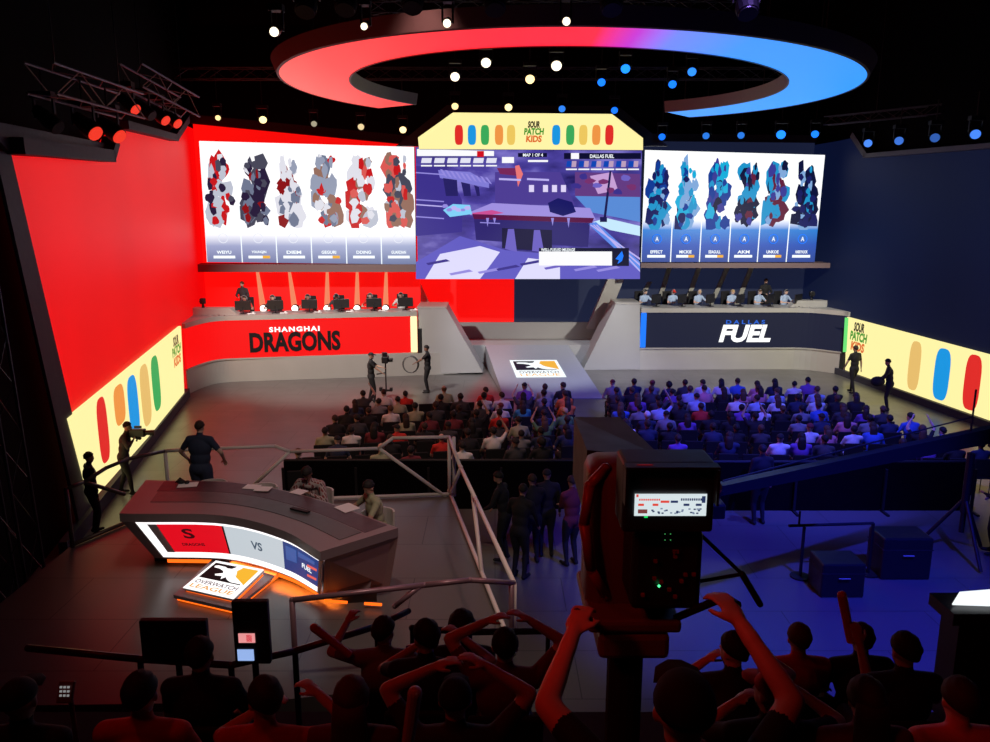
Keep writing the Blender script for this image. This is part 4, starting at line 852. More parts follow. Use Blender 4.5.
# ================================================================== PLAYERS, COACHES AND THEIR MONITORS
body_mesh('player', pose_sit(handL=(-.2, .42, .82), handR=(.2, .42, .82), lean=.1, look=(0, 1, -.25)), .026)
body_mesh('coach', pose_stand(handL=(-.12, .2, 1.15), handR=(.12, .2, 1.12), look=(.2, 1, -.25)), .026, sleeves='long')
def gaming_monitor(loc, rz, lab, grp):
    r = lempty('monitor', loc=loc, rz=rz, label=lab, cat='monitor', group=grp)
    m = MB(); m.bevbox((0, 0, .33), (.62, .05, .37), .012); m.build('screen_shell', M_blackplastic, r)
    m = MB(); m.bar((0, -.02, .02), (0, -.02, .3), .025); m.bevbox((0, -.02, .012), (.26, .2, .024), .006); m.build('stand', M_black, r)
    m = MB(); m.box((0, .027, .33), (.58, .006, .33)); m.build('display', led('monitor_glow', (120, 130, 190), .5), r)
    return r
def office_chair(loc, rz, lab, grp):
    r = lempty('gaming_chair', loc=loc, rz=rz, label=lab, cat='chair', group=grp)
    m = MB(); m.bevbox((0, 0, .43), (.5, .48, .08), .03); m.build('seat', M_seat, r); m = MB(); m.bevbox((0, -.27, .85), (.46, .08, .78), .03); m.build('backrest', M_seat, r)
    m = MB(); m.bar((0, 0, .06), (0, 0, .4), .03); [m.bar((0, 0, .07), (.28*math.cos(a), .28*math.sin(a), .03), .02) for a in [2*PI*i/5 for i in range(5)]]; m.build('base', M_black, r); return r
face_cam = PI   # looking back towards the hall
PLX = (246, 274, 309, 337.5, 371, 401.5)
lp = ['first', 'second', 'third', 'fourth', 'fifth', 'sixth']
for i, x in enumerate(PLX):
    t_ = ony(x, 305, 32.2); fy = 29.75+(t_.x+10.75)*(31.12-29.72)/(xb2+10.75)
    yy = fy+1.35; X0 = ony(x, 305, yy).x; hd = [('short', 'dark brown'), ('short', 'dark brown'), ('short', 'black'), ('cap', 'black'), ('short', 'brown'), ('short', 'black')][i]
    office_chair((X0, yy+.05, DK), face_cam, 'black gaming chair of the %s player along the red desk, from the wall corner' % lp[i], 'player chairs at the red desk')
    o = person((X0, yy, DK), face_cam, 'player', 'white' if i == 5 else ('red', 'charcoal')[i % 2], hd, 0 if i in (1, 4) else 1, 'black', 'black', 'seated player with headset behind the red desk, %s from the wall corner' % lp[i], 'players at the red desk', face=True); headset(o, 'player')
    mx = ony((240.6, 273, 307, 339, 371.4, 402.7)[i]+3, 310, fy+.55).x; gaming_monitor((mx, fy+.5, 2.6), 0.05, 'black monitor seen from behind on the red desk, %s from the wall corner' % lp[i], 'monitors on the red desk')
    m = MB(); m.box((mx+.35, fy+.4, 2.625), (.3, .12, .03)); m.box((mx+.42, fy+.38, 2.66), (.08, .06, .07)); tag(m.build('desk_clutter', M_white, origin=(mx+.35, fy+.4, 2.61)), 'small white items beside the %s monitor of the red desk' % lp[i], 'desk items', 'white items on the red desk')
p = ony(243, 300, 32.55); person((p.x, 32.6, DK), face_cam-.35, 'coach', 'charcoal', ('short', 'brown'), 0, 'black', 'black', 'standing coach in dark jacket behind the monitors of the red desk', face=True)
for i, x in enumerate((643, 671, 697, 730, 757, 783)):
    yy = 33.55; X0 = ony(x, 297, yy).x; hd = [('short', 'black'), ('cap', 'red'), ('bald', 'blond'), ('short', 'blond'), ('short', 'brown'), ('short', 'black')][i]
    office_chair((X0, yy+.05, DK), face_cam+.5, 'black gaming chair of the %s player along the navy desk, from the centre' % lp[i], 'player chairs at the navy desk')
    o = person((X0, yy, DK), face_cam+.5, 'player', 'light blue', hd, 0, 'black', 'black', 'player in pale blue jersey at the navy desk, %s from the centre' % lp[i], 'players at the navy desk', face=True); headset(o, 'player')
    mx = ony((656, 682, 710, 740, 770, 798)[i], 305, 32.75).x; gaming_monitor((mx, 32.75, 2.6), .75, 'black monitor on the navy desk, %s from the centre' % lp[i], 'monitors on the navy desk')
p = ony(764, 300, 34.0); person((p.x, 33.95, DK), face_cam+.3, 'coach', 'black', ('short', 'brown'), 0, 'black', 'black', 'standing coach in black behind the players of the navy desk', face=True)
for x, Y, lab in ((203, 30.2, 'small black camera standing on the end of the red desk counter'), (811, 32.85, 'small black camera standing on the end of the navy desk counter')):
    p = ony(x, 305, Y); r = empty('desk_camera', (p.x, Y, 2.86), label=lab, cat='camera', group='small cameras on the desk ends')
    m = MB(); m.bar((p.x, Y, 2.86), (p.x, Y, 3.0), .06, 10, .04); m.build('base', M_black, r); m = MB(); m.bevbox((p.x, Y, 3.12), (.2, .2, .22), .04); m.bar((p.x, Y-.1, 3.12), (p.x, Y-.18, 3.12), .07, 12); m.build('body', M_blackplastic, r)

# ================================================================== CREW ON THE STUDIO FLOOR
def at0(x, y, z=0): p = onz(x, y, z); return (p.x, p.y, z)
body_mesh('gimbal', pose_stand(handL=(.02, .42, 1.22), handR=(.18, .42, 1.05), look=(.1, 1, -.1), step=.1), .024)
o = person(at0(372, 402), -PI/2-.1+.2, 'gimbal', 'black', ('cap', 'black'), 1, 'black', 'black', 'standing camera operator in black cap holding a stabiliser rig near the red desk')
gp = at0(386.5, 402); r = empty('stabiliser_rig', (gp[0], gp[1], 0), label='black camera on a vertical stabiliser pole held in front of the operator in the cap', cat='camera rig')
m = MB(); m.bar((gp[0], gp[1], .42), (gp[0], gp[1], 1.4), .025); m.build('pole', M_truss, r)
m = MB(); m.bevbox((gp[0], gp[1], 1.52), (.22, .34, .24), .03); m.bar((gp[0]+.1, gp[1], 1.5), (gp[0]+.26, gp[1], 1.5), .07, 12); m.box((gp[0]-.02, gp[1], 1.7), (.16, .2, .12), rz=.3); m.build('camera_body', M_blackplastic, r)
m = MB(); m.box((gp[0], gp[1], .42), (.42, .1, .06)); m.box((gp[0]-.18, gp[1], .47), (.1, .14, .12)); m.box((gp[0]+.18, gp[1], .46), (.1, .12, .1)); m.build('counterweight', M_black, r)
m = MB(); m.path([V3(gp[0]-.3, gp[1]-.02, 1.0), V3(gp[0]-.15, gp[1], 1.02), V3(gp[0], gp[1], 1.05)], .02); m.build('arm', M_black, r)
body_mesh('cable', pose_stand(handL=(-.12, .45, 1.12), handR=(.08, .42, 1.12), look=(0, 1, -.2)), .024)
c0 = at0(428, 392.5); o = person(c0, PI/2, 'cable', 'black', ('short', 'black'), 2, 'black', 'black', 'standing stagehand in black holding a coil of cable near the pale sloping block')
m = MB(); cc = V3(c0[0]-.62, c0[1], 1.05)
for k in range(3):
    pts = [cc+V3(math.cos(2*PI*i/20)*(.26+.02*k), .03*k, math.sin(2*PI*i/20)*(.3+.01*k)) for i in range(21)]
    for a, b in zip(pts, pts[1:]): m.bar(a, b, .016, 6)
m.bar(cc+V3(.26, .03, 0), cc+V3(.3, .03, .1), .02)
tag(m.build('cable_coil', mat('cable_grey', (.08, .08, .08), .5), origin=cc), 'coiled grey cable held by the stagehand near the sloping block', 'cable')
body_mesh('walk', pose_stand(handL=(-.25, .2, .95), handR=(.28, -.05, .86), look=(0, 1, -.05), step=.18), .024)
person(at0(852, 393), .35, 'walk', 'black', ('short', 'dark brown'), 1, 'black', 'black', 'man in black t-shirt walking in front of the candy banner, nearer the navy desk', 'crew by the candy banner')
body_mesh('bagman', pose_stand(handL=(-.22, .34, 1.0), handR=(.12, .34, 1.02), look=(-.3, 1, -.35), lean=.1), .024, sleeves='long')
person(at0(887, 411), PI/2-.5, 'bagman', 'black', ('short', 'black'), 1, 'black', 'black', 'crew member in black holding a bag in front of the candy banner', 'crew by the candy banner')
b0 = at0(887, 411); m = MB(); m.ball((b0[0]-.42, b0[1]-.02, 1.02), (.24, .16, .17), 12, 8); tag(m.build('shoulder_bag', M_cloth['black'], smooth=True, origin=(b0[0]-.42, b0[1], 1.0)), 'dark bag held by the crew member in front of the banner', 'bag')
body_mesh('shoot', pose_stand(handL=(-.08, .34, 1.42), handR=(.14, .30, 1.36), look=(0, 1, -.1), lean=.14, step=.16), .022, sleeves='long')
c0 = at0(127, 494); person(c0, -PI/2+.15, 'shoot', 'charcoal', ('short', 'black'), 1, 'black', 'black', 'cameraman in dark clothes crouched forward beside the red wall candy banner')
r = empty('shoulder_camera', (c0[0]+.4, c0[1]+.05, 1.4), label='black video camera on the shoulder of the cameraman by the yellow banner', cat='camera')
m = MB(); m.bevbox((c0[0]+.38, c0[1]+.02, 1.5), (.36, .14, .18), .02); m.bar((c0[0]+.56, c0[1]+.03, 1.5), (c0[0]+.76, c0[1]+.06, 1.49), .055, 12, .07); m.box((c0[0]+.4, c0[1]+.02, 1.64), (.16, .04, .05)); m.build('camera_body', M_blackplastic, r)
m = MB(); m.box((c0[0]+.22, c0[1]+.12, 1.52), (.12, .06, .08)); m.bar((c0[0]+.35, c0[1], 1.3), (c0[0]+.38, c0[1], 1.42), .02); m.build('viewfinder', M_black, r)
body_mesh('standby', pose_stand(look=(.3, 1, -.1)), .022, sleeves='long')
person((-8.3, 15.2, 0), -.9, 'standby', 'black', ('short', 'black'), 1, 'black', 'black', 'dark figure standing at the near end of the red wall, in profile')
body_mesh('armsfold', pose_stand(handL=(.05, .26, 1.2), handR=(-.05, .24, 1.15), look=(.1, 1, -.3)), .022, sleeves='long'); body_mesh('bend', pose_stand(handL=(-.2, .36, 1.05), handR=(.22, .33, .95), lean=.12, look=(-.3, 1, -.3)), .022, sleeves='long')
for x, y, rz, key, sh, hr, lab in ((519, 578, -.5, 'bend', 'black', ('short', 'black'), 'crew member in black standing closest to the platform rail corner'), (532, 563, .3, 'armsfold', 'black', ('short', 'dark brown'), 'crew member in black standing in the middle of the group by the platform'),
                             (546, 556, .1, 'standby', 'black', ('cap', 'black'), 'crew member in black cap standing behind the group by the platform'), (571, 565, .5, 'armsfold', 'maroon', ('short', 'dark brown'), 'crew member in dark red jacket standing beside the big broadcast camera'),
                             (758, 524, .2, 'standby', 'black', ('short', 'black'), 'dark figure standing under the jib arm in the blue light'), (505, 560, 1.2, 'bend', 'black', ('short', 'black'), 'crew member in black leaning just outside the platform rail')):
    person(at0(x, y), rz, key, sh, hr, 1, 'black', 'black', lab, 'crew on the studio floor')

# ================================================================== ANALYST PLATFORM
ZF = 1.2
plat = [(-6.9, 7.7), (-6.95, 11.95), (-6.05, 13.75), (-.82, 14.3), (.36, 8.35), (-2.6, 7.8)]
m = MB(); m.prism([(x, y, .02) for x, y in plat], (0, 0, ZF-.02)); struct(m, 'floor_analyst_platform', M_floor, 'raised dark platform under the analyst desk', 'platform')
def rail(segs, lab, mt, posts):
    r = empty('platform_rail', segs[0][0], label=lab, cat='railing', group='white tube railings of the platform')
    for pts, rad, nm in segs_n(segs): m = MB(); m.path(pts, rad); m.build(nm, mt, r, True)
    for a, b in posts: m = MB(); m.bar(a, b, .034, 10); m.build('post', mt, r, True)
    return r
def segs_n(segs): return [(s_, .034, 'rail_tube') for s_ in segs]
zh, zl = 2.42, 2.24
pA, pB, pC, pD = onz(165, 452, zl), onz(275, 446, zh-.04), onz(290, 451, zl), onz(378, 448.5, zl)
yb = lambda x: 13.75+(x+6.05)*(14.3-13.75)/(6.05-.82)
def bk(x, y, z=None):
    """a point of the back rail, standing over the platform's back edge"""
    for _ in range(1): p = onwall(x, y, (-6.05, 13.7), (-.86, 14.22))
    return p
back = [bk(165, 451), bk(200, 449), bk(275, 446), bk(290, 451.5), bk(378, 448.5), bk(393, 438), bk(449, 437)]
f0 = lambda p, z=ZF: V3(p.x, p.y, z)
rail([back, [bk(290, 451.5), bk(255, 484)], [bk(380, 449), bk(446, 497)], [f0(bk(165, 451), ZF+.04), f0(bk(449, 437), ZF+.04)]], 'pale zigzag tube railing along the back of the analyst platform', M_rail,
     [(f0(back[0]), back[0]), (f0(back[-1]), back[-1]), (f0(back[-1])+V3(.09, .0, 0), back[-1]+V3(.09, 0, 0))])
def sd(x, y): return onwall(x, y, (-.86, 14.22), (.30, 8.4))
side = [back[-1], sd(460, 466), sd(475, 498), sd(514, 583)]
rail([side, [sd(461, 467), sd(449.5, 497)], [sd(473, 495), sd(485, 601)], [f0(sd(449, 498), ZF+.04), f0(side[-1], ZF+.04)]], 'pale tube railing along the aisle side of the platform', M_rail, [(f0(side[-1]), side[-1])])
M_rail2 = mat('rail_mauve_light', (.34, .20, .24), .35, .4)  # mauve light on the tubes is put into the metal colour
fr0, fr1 = side[-1], onz(292, 598, 2.28); fr2 = onz(268, 599, 2.28)
fr1.y = 8.2; fr1 = onwall(292, 600, (-2.55, 7.98), (.3, 8.35)); fr2 = onwall(268, 600, (-2.55, 7.98), (.3, 8.35))
rail([[fr0, onwall(470, 580, (-2.55, 7.98), (.3, 8.35)), onwall(425, 585, (-2.55, 7.98), (.3, 8.35)), fr1], [onwall(420, 586, (-2.55, 7.98), (.3, 8.35)), onwall(395, 606, (-2.55, 7.98), (.3, 8.35)), ]], 'tube railing with painted mauve light along the near edge of the platform', M_rail2, [(f0(fr1), fr1), (f0(fr0+V3(-.03, -.04, 0)), fr0+V3(-.03, -.04, 0))])
L0, L1 = (-6.9, 11.9), (-6.02, 13.68)
ls = [onwall(66, 489, L0, L1), onwall(84, 482, L0, L1), onwall(106, 468, L0, L1), onwall(128, 459, L0, L1), back[0]]
rail([ls, [ls[1], onwall(104, 488, L0, L1), onwall(124, 494, L0, L1)], [f0(ls[0], ZF+.04), f0(ls[-1], ZF+.04)]], 'dark tube railing at the candy banner side of the platform', mat('rail_dark', (.12, .09, .08), .4, .4), [(f0(ls[0]), ls[0])])

# ------------------------------------------------------------------ analyst desk
KX = [134, 222, 283, 324]
FK = [V3(-5.28, 10.68, 0), V3(-3.95, 10.62, 0), V3(-2.92, 10.09, 0), V3(-2.21, 9.38, 0)]
GK = [V3(-5.1, 11.17, 0), V3(-4.0, 11.08, 0), V3(-3.05, 10.58, 0), V3(-2.41, 10.0, 0)]
BKn = [V3(-5.5, 12.05, 0), V3(-4.1, 11.94, 0), V3(-2.75, 11.25, 0), V3(-1.34, 10.12, 0)]
def cr_(K, t):
    """smooth curve through the knots, t from 0 to 3"""
    i = min(2, int(t)); u = t-i; p0 = K[i-1] if i else K[0]*2-K[1]; p3 = K[i+2] if i < 2 else K[3]*2-K[2]; p1, p2 = K[i], K[i+1]
    return .5*((2*p1)+(p2-p0)*u+(2*p0-5*p1+4*p2-p3)*u*u+(3*p1-p0-3*p2+p3)*u**3)
def tx(x):
    for i in range(3):
        if x <= KX[i+1] or i == 2: return i+(x-KX[i])/(KX[i+1]-KX[i])
Z0, Z1 = 1.34, 2.16
def fd(t, v, off=0):
    a = cr_(GK, t); b = cr_(FK, t); p = a.lerp(b, v); p.z = Z0+(Z1-Z0)*v
    d = cr_(FK, min(3, t+.05))-cr_(FK, t-.05 if t > .05 else t); n = V3(d.y, -d.x, -.25*d.length).normalized(); return p+n*off
r = empty('analyst_desk', (-3.6, 10.9, ZF), label='large curved grey analyst desk with glowing white frame and orange underlight on the platform', cat='desk')
NS = 24; ts = [-.13+3.13*i/NS for i in range(NS+1)]
def vz(p, z): return V3(p.x, p.y, z)
m = MB(); m.rings([[vz(cr_(GK, t), Z0), fd(t, 1), vz(cr_(BKn, t).lerp(cr_(FK, t), .12), Z1), vz(cr_(BKn, t).lerp(cr_(FK, t), .3), Z0)] for t in ts[:-1]]); m.build('body', M_desk, r)
m = MB(); m.rings([[vz(cr_(FK, t)+(cr_(FK, t)-cr_(BKn, t)).normalized()*.05, 2.16), vz(cr_(FK, t)+(cr_(FK, t)-cr_(BKn, t)).normalized()*.05, 2.29), vz(cr_(BKn, t), 2.29), vz(cr_(BKn, t), 2.16)] for t in ts]); m.build('top', M_desk, r)
m = MB(); m.rings([[vz(cr_(FK, t).lerp(cr_(BKn, t), w_), z) for w_, z in ((.30, 2.285), (.30, 2.296), (.62, 2.296), (.62, 2.285))] for t in [.12+2.75*i/NS for i in range(NS+1)]]); m.build('inlay', M_desktop, r)
m = MB(); m.rings([[vz(cr_(FK, t).lerp(cr_(BKn, t), w_), z) for w_, z in ((.64, 2.285), (.64, 2.293), (.97, 2.293), (.97, 2.285))] for t in [.1+2.8*i/NS for i in range(NS+1)]]); m.build('work_surface', mat('work_surface', (.03, .02, .03), .4), r)
m = MB(); m.rings([[vz(cr_(GK, t).lerp(cr_(BKn, t), w_), z) for w_, z in ((.22, ZF), (.22, Z0), (.7, Z0), (.7, ZF))] for t in ts]); m.build('plinth', M_black, r)
def patch(t0, t1, v0, v1, off, mt, nm, n=14, th=.012, parent=None):
    m = MB(); tt = [t0+(t1-t0)*i/n for i in range(n+1)]; m.rings([[fd(t, v0, off), fd(t, v1, off), fd(t, v1, off+th), fd(t, v0, off+th)] for t in tt]); return m.build(nm, mt, parent or r)
LGL = led('frame_glow', (255, 250, 250), 1.3)
patch(.03, 2.97, .06, .20, .004, LGL, 'glowing_frame'); patch(.03, 2.97, .93, .985, .004, LGL, 'glowing_frame'); patch(.03, .14, .06, .985, .004, LGL, 'glowing_frame', 3)
patch(.14, .24, .2, .93, .004, mat('frame_return', (.6, .58, .6), .4, .1), 'frame_return', 3)
patch(.24, .985, .21, .92, .006, led('desk_red', (225, 12, 30), 1.0), 'red_display'); patch(.985, 1.01, .21, .92, .006, M_black, 'divider', 2)
patch(1.01, 1.99, .21, .92, .006, led('desk_white', (196, 205, 212), 1.0), 'white_display'); patch(1.99, 2.90, .21, .92, .006, led('desk_blue', (35, 62, 125), 1.0), 'blue_display')
patch(2.90, 2.99, .03, .99, .006, mat('frame_return', (.6, .58, .6), .4, .1), 'frame_return', 3)
def ftext(s_, t, v, wd, h, mt, nm='display_lettering', off=.022, sh=0):
    a = fd(t+.02, v, off)-fd(t-.02, v, off); u = fd(t, v+.02, off)-fd(t, v-.02, off); text(s_, nm, mt, r, fd(t, v, off), a, u, width=wd, height=h, ext=0, offset=.03, shear=sh)
LDR = led('mark_dark', (60, 8, 14), 1.0)
ftext('S', tx(181), .70, .17, .24, LDR); ftext('DRAGONS', tx(181), .42, .34, .07, LDR); ftext('VS', tx(251.5), .58, .22, .2, led('vs_grey', (70, 88, 105), 1.0)); ftext('FUEL', tx(307), .55, .26, .13, LWW)
m = MB()
for t0, t1, v0, v1, o_ in ((2.05, 2.3, .5, .9, .02), (2.35, 2.8, .72, .9, .02)): m.rings([[fd(t, v0+.1*(t-t0), o_), fd(t, v1-.05, o_), fd(t, v1-.05, o_+.004), fd(t, v0+.1*(t-t0), o_+.004)] for t in (t0, (t0+t1)/2, t1)])
m.build('display_pattern', led('desk_blue2', (60, 92, 160), 1.0), r)
m = MB(); 
for v0 in (.62, .36): m.rings([[fd(t, v0+.12*(t-2.6), .03), fd(t, v0+.06+.12*(t-2.6), .03), fd(t, v0+.06+.12*(t-2.6), .034), fd(t, v0+.12*(t-2.6), .034)] for t in (2.62, 2.75, 2.88)])
m.build('display_stripe', led('stripe_coral', (235, 100, 90), 1.0), r)
LOG = led('under_orange', (255, 100, 22), 1.7)
def gstrip(K, w_, t0, t1, z, nm, n=14):
    m = MB(); m.rings([[vz(cr_(GK, t).lerp(cr_(BKn, t), w_), z) for w_, z in ((w_, z), (w_, z+.045), (w_+.03, z+.045), (w_+.03, z))] for t in [t0+(t1-t0)*i/n for i in range(n+1)]]); m.build(nm, LOG, r)
gstrip(GK, .06, .05, 1.0, ZF+.05, 'orange_underlight'); gstrip(GK, .06, 1.45, 2.95, ZF+.05, 'orange_underlight')
e0, e1 = cr_(GK, 3), cr_(BKn, 3).lerp(cr_(FK, 3), .3)
m = MB(); m.bar(vz(e0, ZF+.07)+V3(.04, -.02, 0), vz(e0.lerp(e1, .4), ZF+.07)+V3(.04, -.03, 0), .02, 6); m.build('orange_underlight', LOG, r); m = MB(); m.bar(vz(e0.lerp(e1, .7), ZF+.07)+V3(.04, -.03, 0), vz(e1, ZF+.07)+V3(.04, -.03, 0), .02, 6); m.build('orange_underlight', LOG, r)
m = MB(); g3 = cr_(GK, 3); m.prism([vz(g3, Z0)+V3(.01, .02, 0), fd(3, 1)+V3(.01, .02, 0), vz(cr_(BKn, 3), 2.16), V3(-1.50, 10.24, Z0)], V3(-.03, .03, 0)); m.build('end_panel', mat('end_panel_grey', (.30, .19, .19), .5), r)
# tilted emblem plate in front of the desk
p00, p10, p11, p01 = onz(183, 588, 1.37), onz(233.5, 599.4, 1.37), onz(264, 570, 1.52), onz(216, 561, 1.52)
r = empty('emblem_plate', (p00.x, p00.y, ZF), label='tilted square league emblem plate with orange glow at the foot of the analyst desk', cat='sign')
fq = quadf(p00, p10, p11, p01); n_ = (p10-p00).cross(p01-p00).normalized()
m = MB(); m.prism([p00, p10, p11, p01], -n_*.04); m.build('plate', M_white, r)
emblem(r, quadf(p00+n_*.004, p10+n_*.004, p11+n_*.004, p01+n_*.004), mats=(LGL, led('emblem_black2', (12, 10, 14), 1.0), led('emblem_orange2', (250, 185, 45), 1.0)))
for s_, v, mt in (('OVERWATCH', .27, led('letters_grey', (120, 105, 110), 1.0)), ('LEAGUE', .12, led('letters_orange', (235, 170, 90), 1.0))):
    text(s_, 'emblem_lettering', mt, r, fq(.5, v, 0), fq(1, v)-fq(0, v), fq(.5, 1)-fq(.5, 0), width=(fq(.92, v)-fq(.08, v)).length, height=(fq(.5, 1)-fq(.5, 0)).length*.12, ext=.02, offset=.02)
b = [onz(174, 602, ZF), onz(234, 616, ZF), onz(282, 577, ZF), onz(216, 563, ZF)]
m = MB(); m.prism([p+V3(0, 0, .06) for p in b], (0, 0, .05)); m.build('base_slab', M_desk, r)
m = MB(); cc = (b[0]+b[2])/2; m.prism([cc+(p-cc)*.94+V3(0, 0, .015) for p in b], (0, 0, .045)); m.build('base_underlight', LOG, r)
m = MB(); cc = (p00+p11)/2; m.prism([cc+(p-cc)*.95-n_*.045 for p in (p00, p10, p11, p01)], -n_*.05); m.build('plate_underlight', LOG, r)
l = bpy.data.lights.new('orange_glow', 'AREA'); l.energy = 24; l.color = (1, .2, .02); l.shape = 'RECTANGLE'; l.size = 2.2; l.size_y = .2
lo = bpy.data.objects.new('orange_glow', l); C.objects.link(lo); lo.location = (-3.1, 10.55, 1.3); lo.rotation_euler = (RR(20), 0, RR(-28))
# things on the desk
def sheet(x, y, z, w_, h_, rz, lab, grp='papers on the analyst desk', mt=None, nm='paper_sheet'):
    p = onz(x, y, z); m = MB(); m.box((p.x, p.y, z+.004), (w_, h_, .006), rz=rz); return tag(m.build(nm, mt or M_white, origin=(p.x, p.y, z)), lab, 'paper', grp)
sheet(188, 485, 2.294, .3, .21, .2, 'white sheet of paper beside the black headset on the analyst desk'); sheet(252, 487, 2.294, .24, .2, -.15, 'white paper lying in the middle of the analyst desk, nearer the standing man'); sheet(263, 489, 2.302, .24, .2, -.1, 'white paper lying in the middle of the analyst desk, nearer the plaid shirt')
sheet(299, 492, 2.294, .22, .2, -.5, 'white paper under the hands of the analyst in plaid shirt'); sheet(347, 508, 2.294, .3, .26, -.8, 'white notes under the hands of the analyst in the olive top')
p = onz(181, 484, 2.29); m = MB(); m.ball((p.x, p.y, 2.33), (.07, .05, .04), 10, 6); m.path([V3(p.x-.08, p.y, 2.32), V3(p.x-.02, p.y+.03, 2.38), V3(p.x+.08, p.y, 2.32)], .012); m.ball((p.x+.1, p.y, 2.32), (.04, .05, .03), 8, 6); tag(m.build('headset', M_black, origin=(p.x, p.y, 2.29)), 'black headset lying on the analyst desk by the first paper', 'headset')
p = onz(300, 511, 2.296); m = MB(); m.bevbox((p.x, p.y, 2.31), (.34, .07, .025), .006, rz=-.5); tag(m.build('desk_slot', M_black, origin=(p.x, p.y, 2.296)), 'narrow black bar set on the dark inlay of the analyst desk', 'desk bar')
def round_stool(x, y, lab):
    p = onz(x, y, ZF+.78); r = empty('studio_chair', (p.x, p.y, ZF), label=lab, cat='chair', group='pale chairs behind the analyst desk'); M_ch = mat('pale_chair', (.55, .52, .5), .4)
    m = MB(); m.ball((p.x, p.y, ZF+.46), (.24, .24, .05), 16, 8); m.build('seat', M_ch, r, True)
    m = MB(); R_ = []
    for i in range(13):
        a = PI*i/12; ca = V3(math.cos(a)*.25, math.sin(a)*.22, 0); R_.append([V3(p.x, p.y, ZF+.5)+ca, V3(p.x, p.y, ZF+.80)+ca*1.05, V3(p.x, p.y, ZF+.80)+ca*.93, V3(p.x, p.y, ZF+.5)+ca*.9])
    m.rings(R_); m.build('backrest', M_ch, r)
    m = MB(); m.bar((p.x, p.y, ZF), (p.x, p.y, ZF+.44), .03); m.bar((p.x, p.y, ZF), (p.x, p.y, ZF+.02), .2, 16); m.build('base', M_rail, r); return p
round_stool(212, 484, 'pale empty chair behind the analyst desk, in front of the standing man'); round_stool(262, 488, 'pale empty chair behind the middle of the analyst desk')
s1 = round_stool(318, 492, 'pale chair under the analyst in plaid shirt'); s2 = round_stool(378, 513, 'pale round-backed chair under the analyst in the olive top')
body_mesh('leaner', pose_stand(handL=(-.34, .22, 1.02), handR=(.34, .22, 1.02), look=(0, 1, -.2), lean=.06), .013, hands=True, fat=1.25)
person((-5.2, 13.15, ZF), -.08, 'leaner', 'navy', ('short', 'dark brown'), 0, 'navy', 'black', 'broad man in navy shirt leaning on the back railing of the platform')
body_mesh('writer', pose_sit(handL=(-.1, .40, .90), handR=(.14, .42, .90), lean=.26, look=(0, 1, -1.0)), .013, hands=True, sleeves='long', fat=1.15)
M_plaid = mat('cloth_plaid', (.25, .08, .08), .85); nt = M_plaid.node_tree; ch = nt.nodes.new('ShaderNodeTexBrick'); ch.inputs['Scale'].default_value = 9; ch.inputs['Color1'].default_value = (.02, .02, .03, 1); ch.inputs['Color2'].default_value = (.3, .05, .05, 1); ch.inputs['Mortar'].default_value = (.4, .36, .36, 1); ch.inputs['Mortar Size'].default_value = .06
nt.links.new(nt.nodes['Texture Coordinate'].outputs['Object'], ch.inputs['Vector']); nt.links.new(ch.outputs[0], nt.nodes['Principled BSDF'].inputs['Base Color']); M_cloth['plaid'] = M_plaid
person((s1.x, s1.y-.02, ZF), PI-.35+.1, 'writer', 'plaid', ('short', 'black'), 2, 'charcoal', 'black', 'seated analyst in red plaid shirt bent over writing at the desk', face=True)
body_mesh('writer_turned', pose_sit(handL=(-.08, .42, .88), handR=(.2, .40, .88), lean=.1, look=(-.3, 1, -.5)), .013, hands=True)
person((s2.x+.0, s2.y, ZF), PI-1.0, 'writer_turned', 'olive', ('short', 'black'), 1, 'charcoal', 'black', 'seated analyst in olive top with black hair writing on notes', face=True)

# ================================================================== JIB, STANCHIONS, CASES ON THE BLUE FLOOR
r = empty('camera_jib', onz(958, 556, 0), label='long black camera jib arm on its stand reaching across the blue light', cat='camera jib')
base = onz(958, 556, 0); jp = V3(base.x, base.y, 2.35); ja = ony(722, 491, 11.2); jb = jp+(jp-ja)*.12
m = MB(); d = (jb-ja).normalized(); up = V3(0, 0, .13)
m.prism([ja-up*.6, jb-up*1.2, jb+up*1.2, ja+up*.6], V3(.02, .2, 0)); m.build('boom', mat('jib_blackblue', (.02, .022, .03), .35, .3), r)
m = MB(); m.bar(ja+V3(0, 0, .16), jp+V3(0, .1, .42), .014, 6); m.bar(jp+V3(0, .1, .1), jp+V3(0, .1, .95), .02, 6); m.build('tension_rod', M_truss, r)
m = MB(); m.bar(jp-up*2, (jp.x, jp.y, .9), .07); m.bar((jp.x, jp.y, 1.0), (jp.x, jp.y, .5), .05); m.build('mast', M_black, r)
for k in range(3): a = 2*PI*k/3+.5; m = MB(); m.bar((jp.x, jp.y, 1.2), (jp.x+math.cos(a)*.75, jp.y+math.sin(a)*.75, .03), .035); m.build('leg', M_black, r)
m = MB(); m.box(jb+V3(.2, 0, -.1), (.5, .3, .35)); m.build('counterweight', M_black, r)
m = MB(); m.bevbox(ja+V3(-.1, 0, -.28), (.26, .32, .24), .03); m.bar(ja, ja+V3(-.1, 0, -.2), .03); m.bar(ja+V3(-.1, .15, -.28), ja+V3(-.1, .34, -.28), .06, 12); m.build('camera_head', M_blackplastic, r)
person((base.x+.75, base.y+.1, 0), PI/2-.3, 'armsfold', 'black', ('short', 'black'), 1, 'black', 'black', 'jib operator in black standing beside the jib stand')
r = empty('stanchion_rail', onz(800, 577, 0), label='dark waist-high barrier rail standing in the blue light', cat='barrier')
a, b = onz(800, 577, 0), onz(868, 574, 0); zt2 = 1.0
for p in (a, b): m = MB(); m.bar(p, p+Z*zt2, .03); m.bar(p, p+Z*.03, .18, 14); m.build('post', M_black, r)
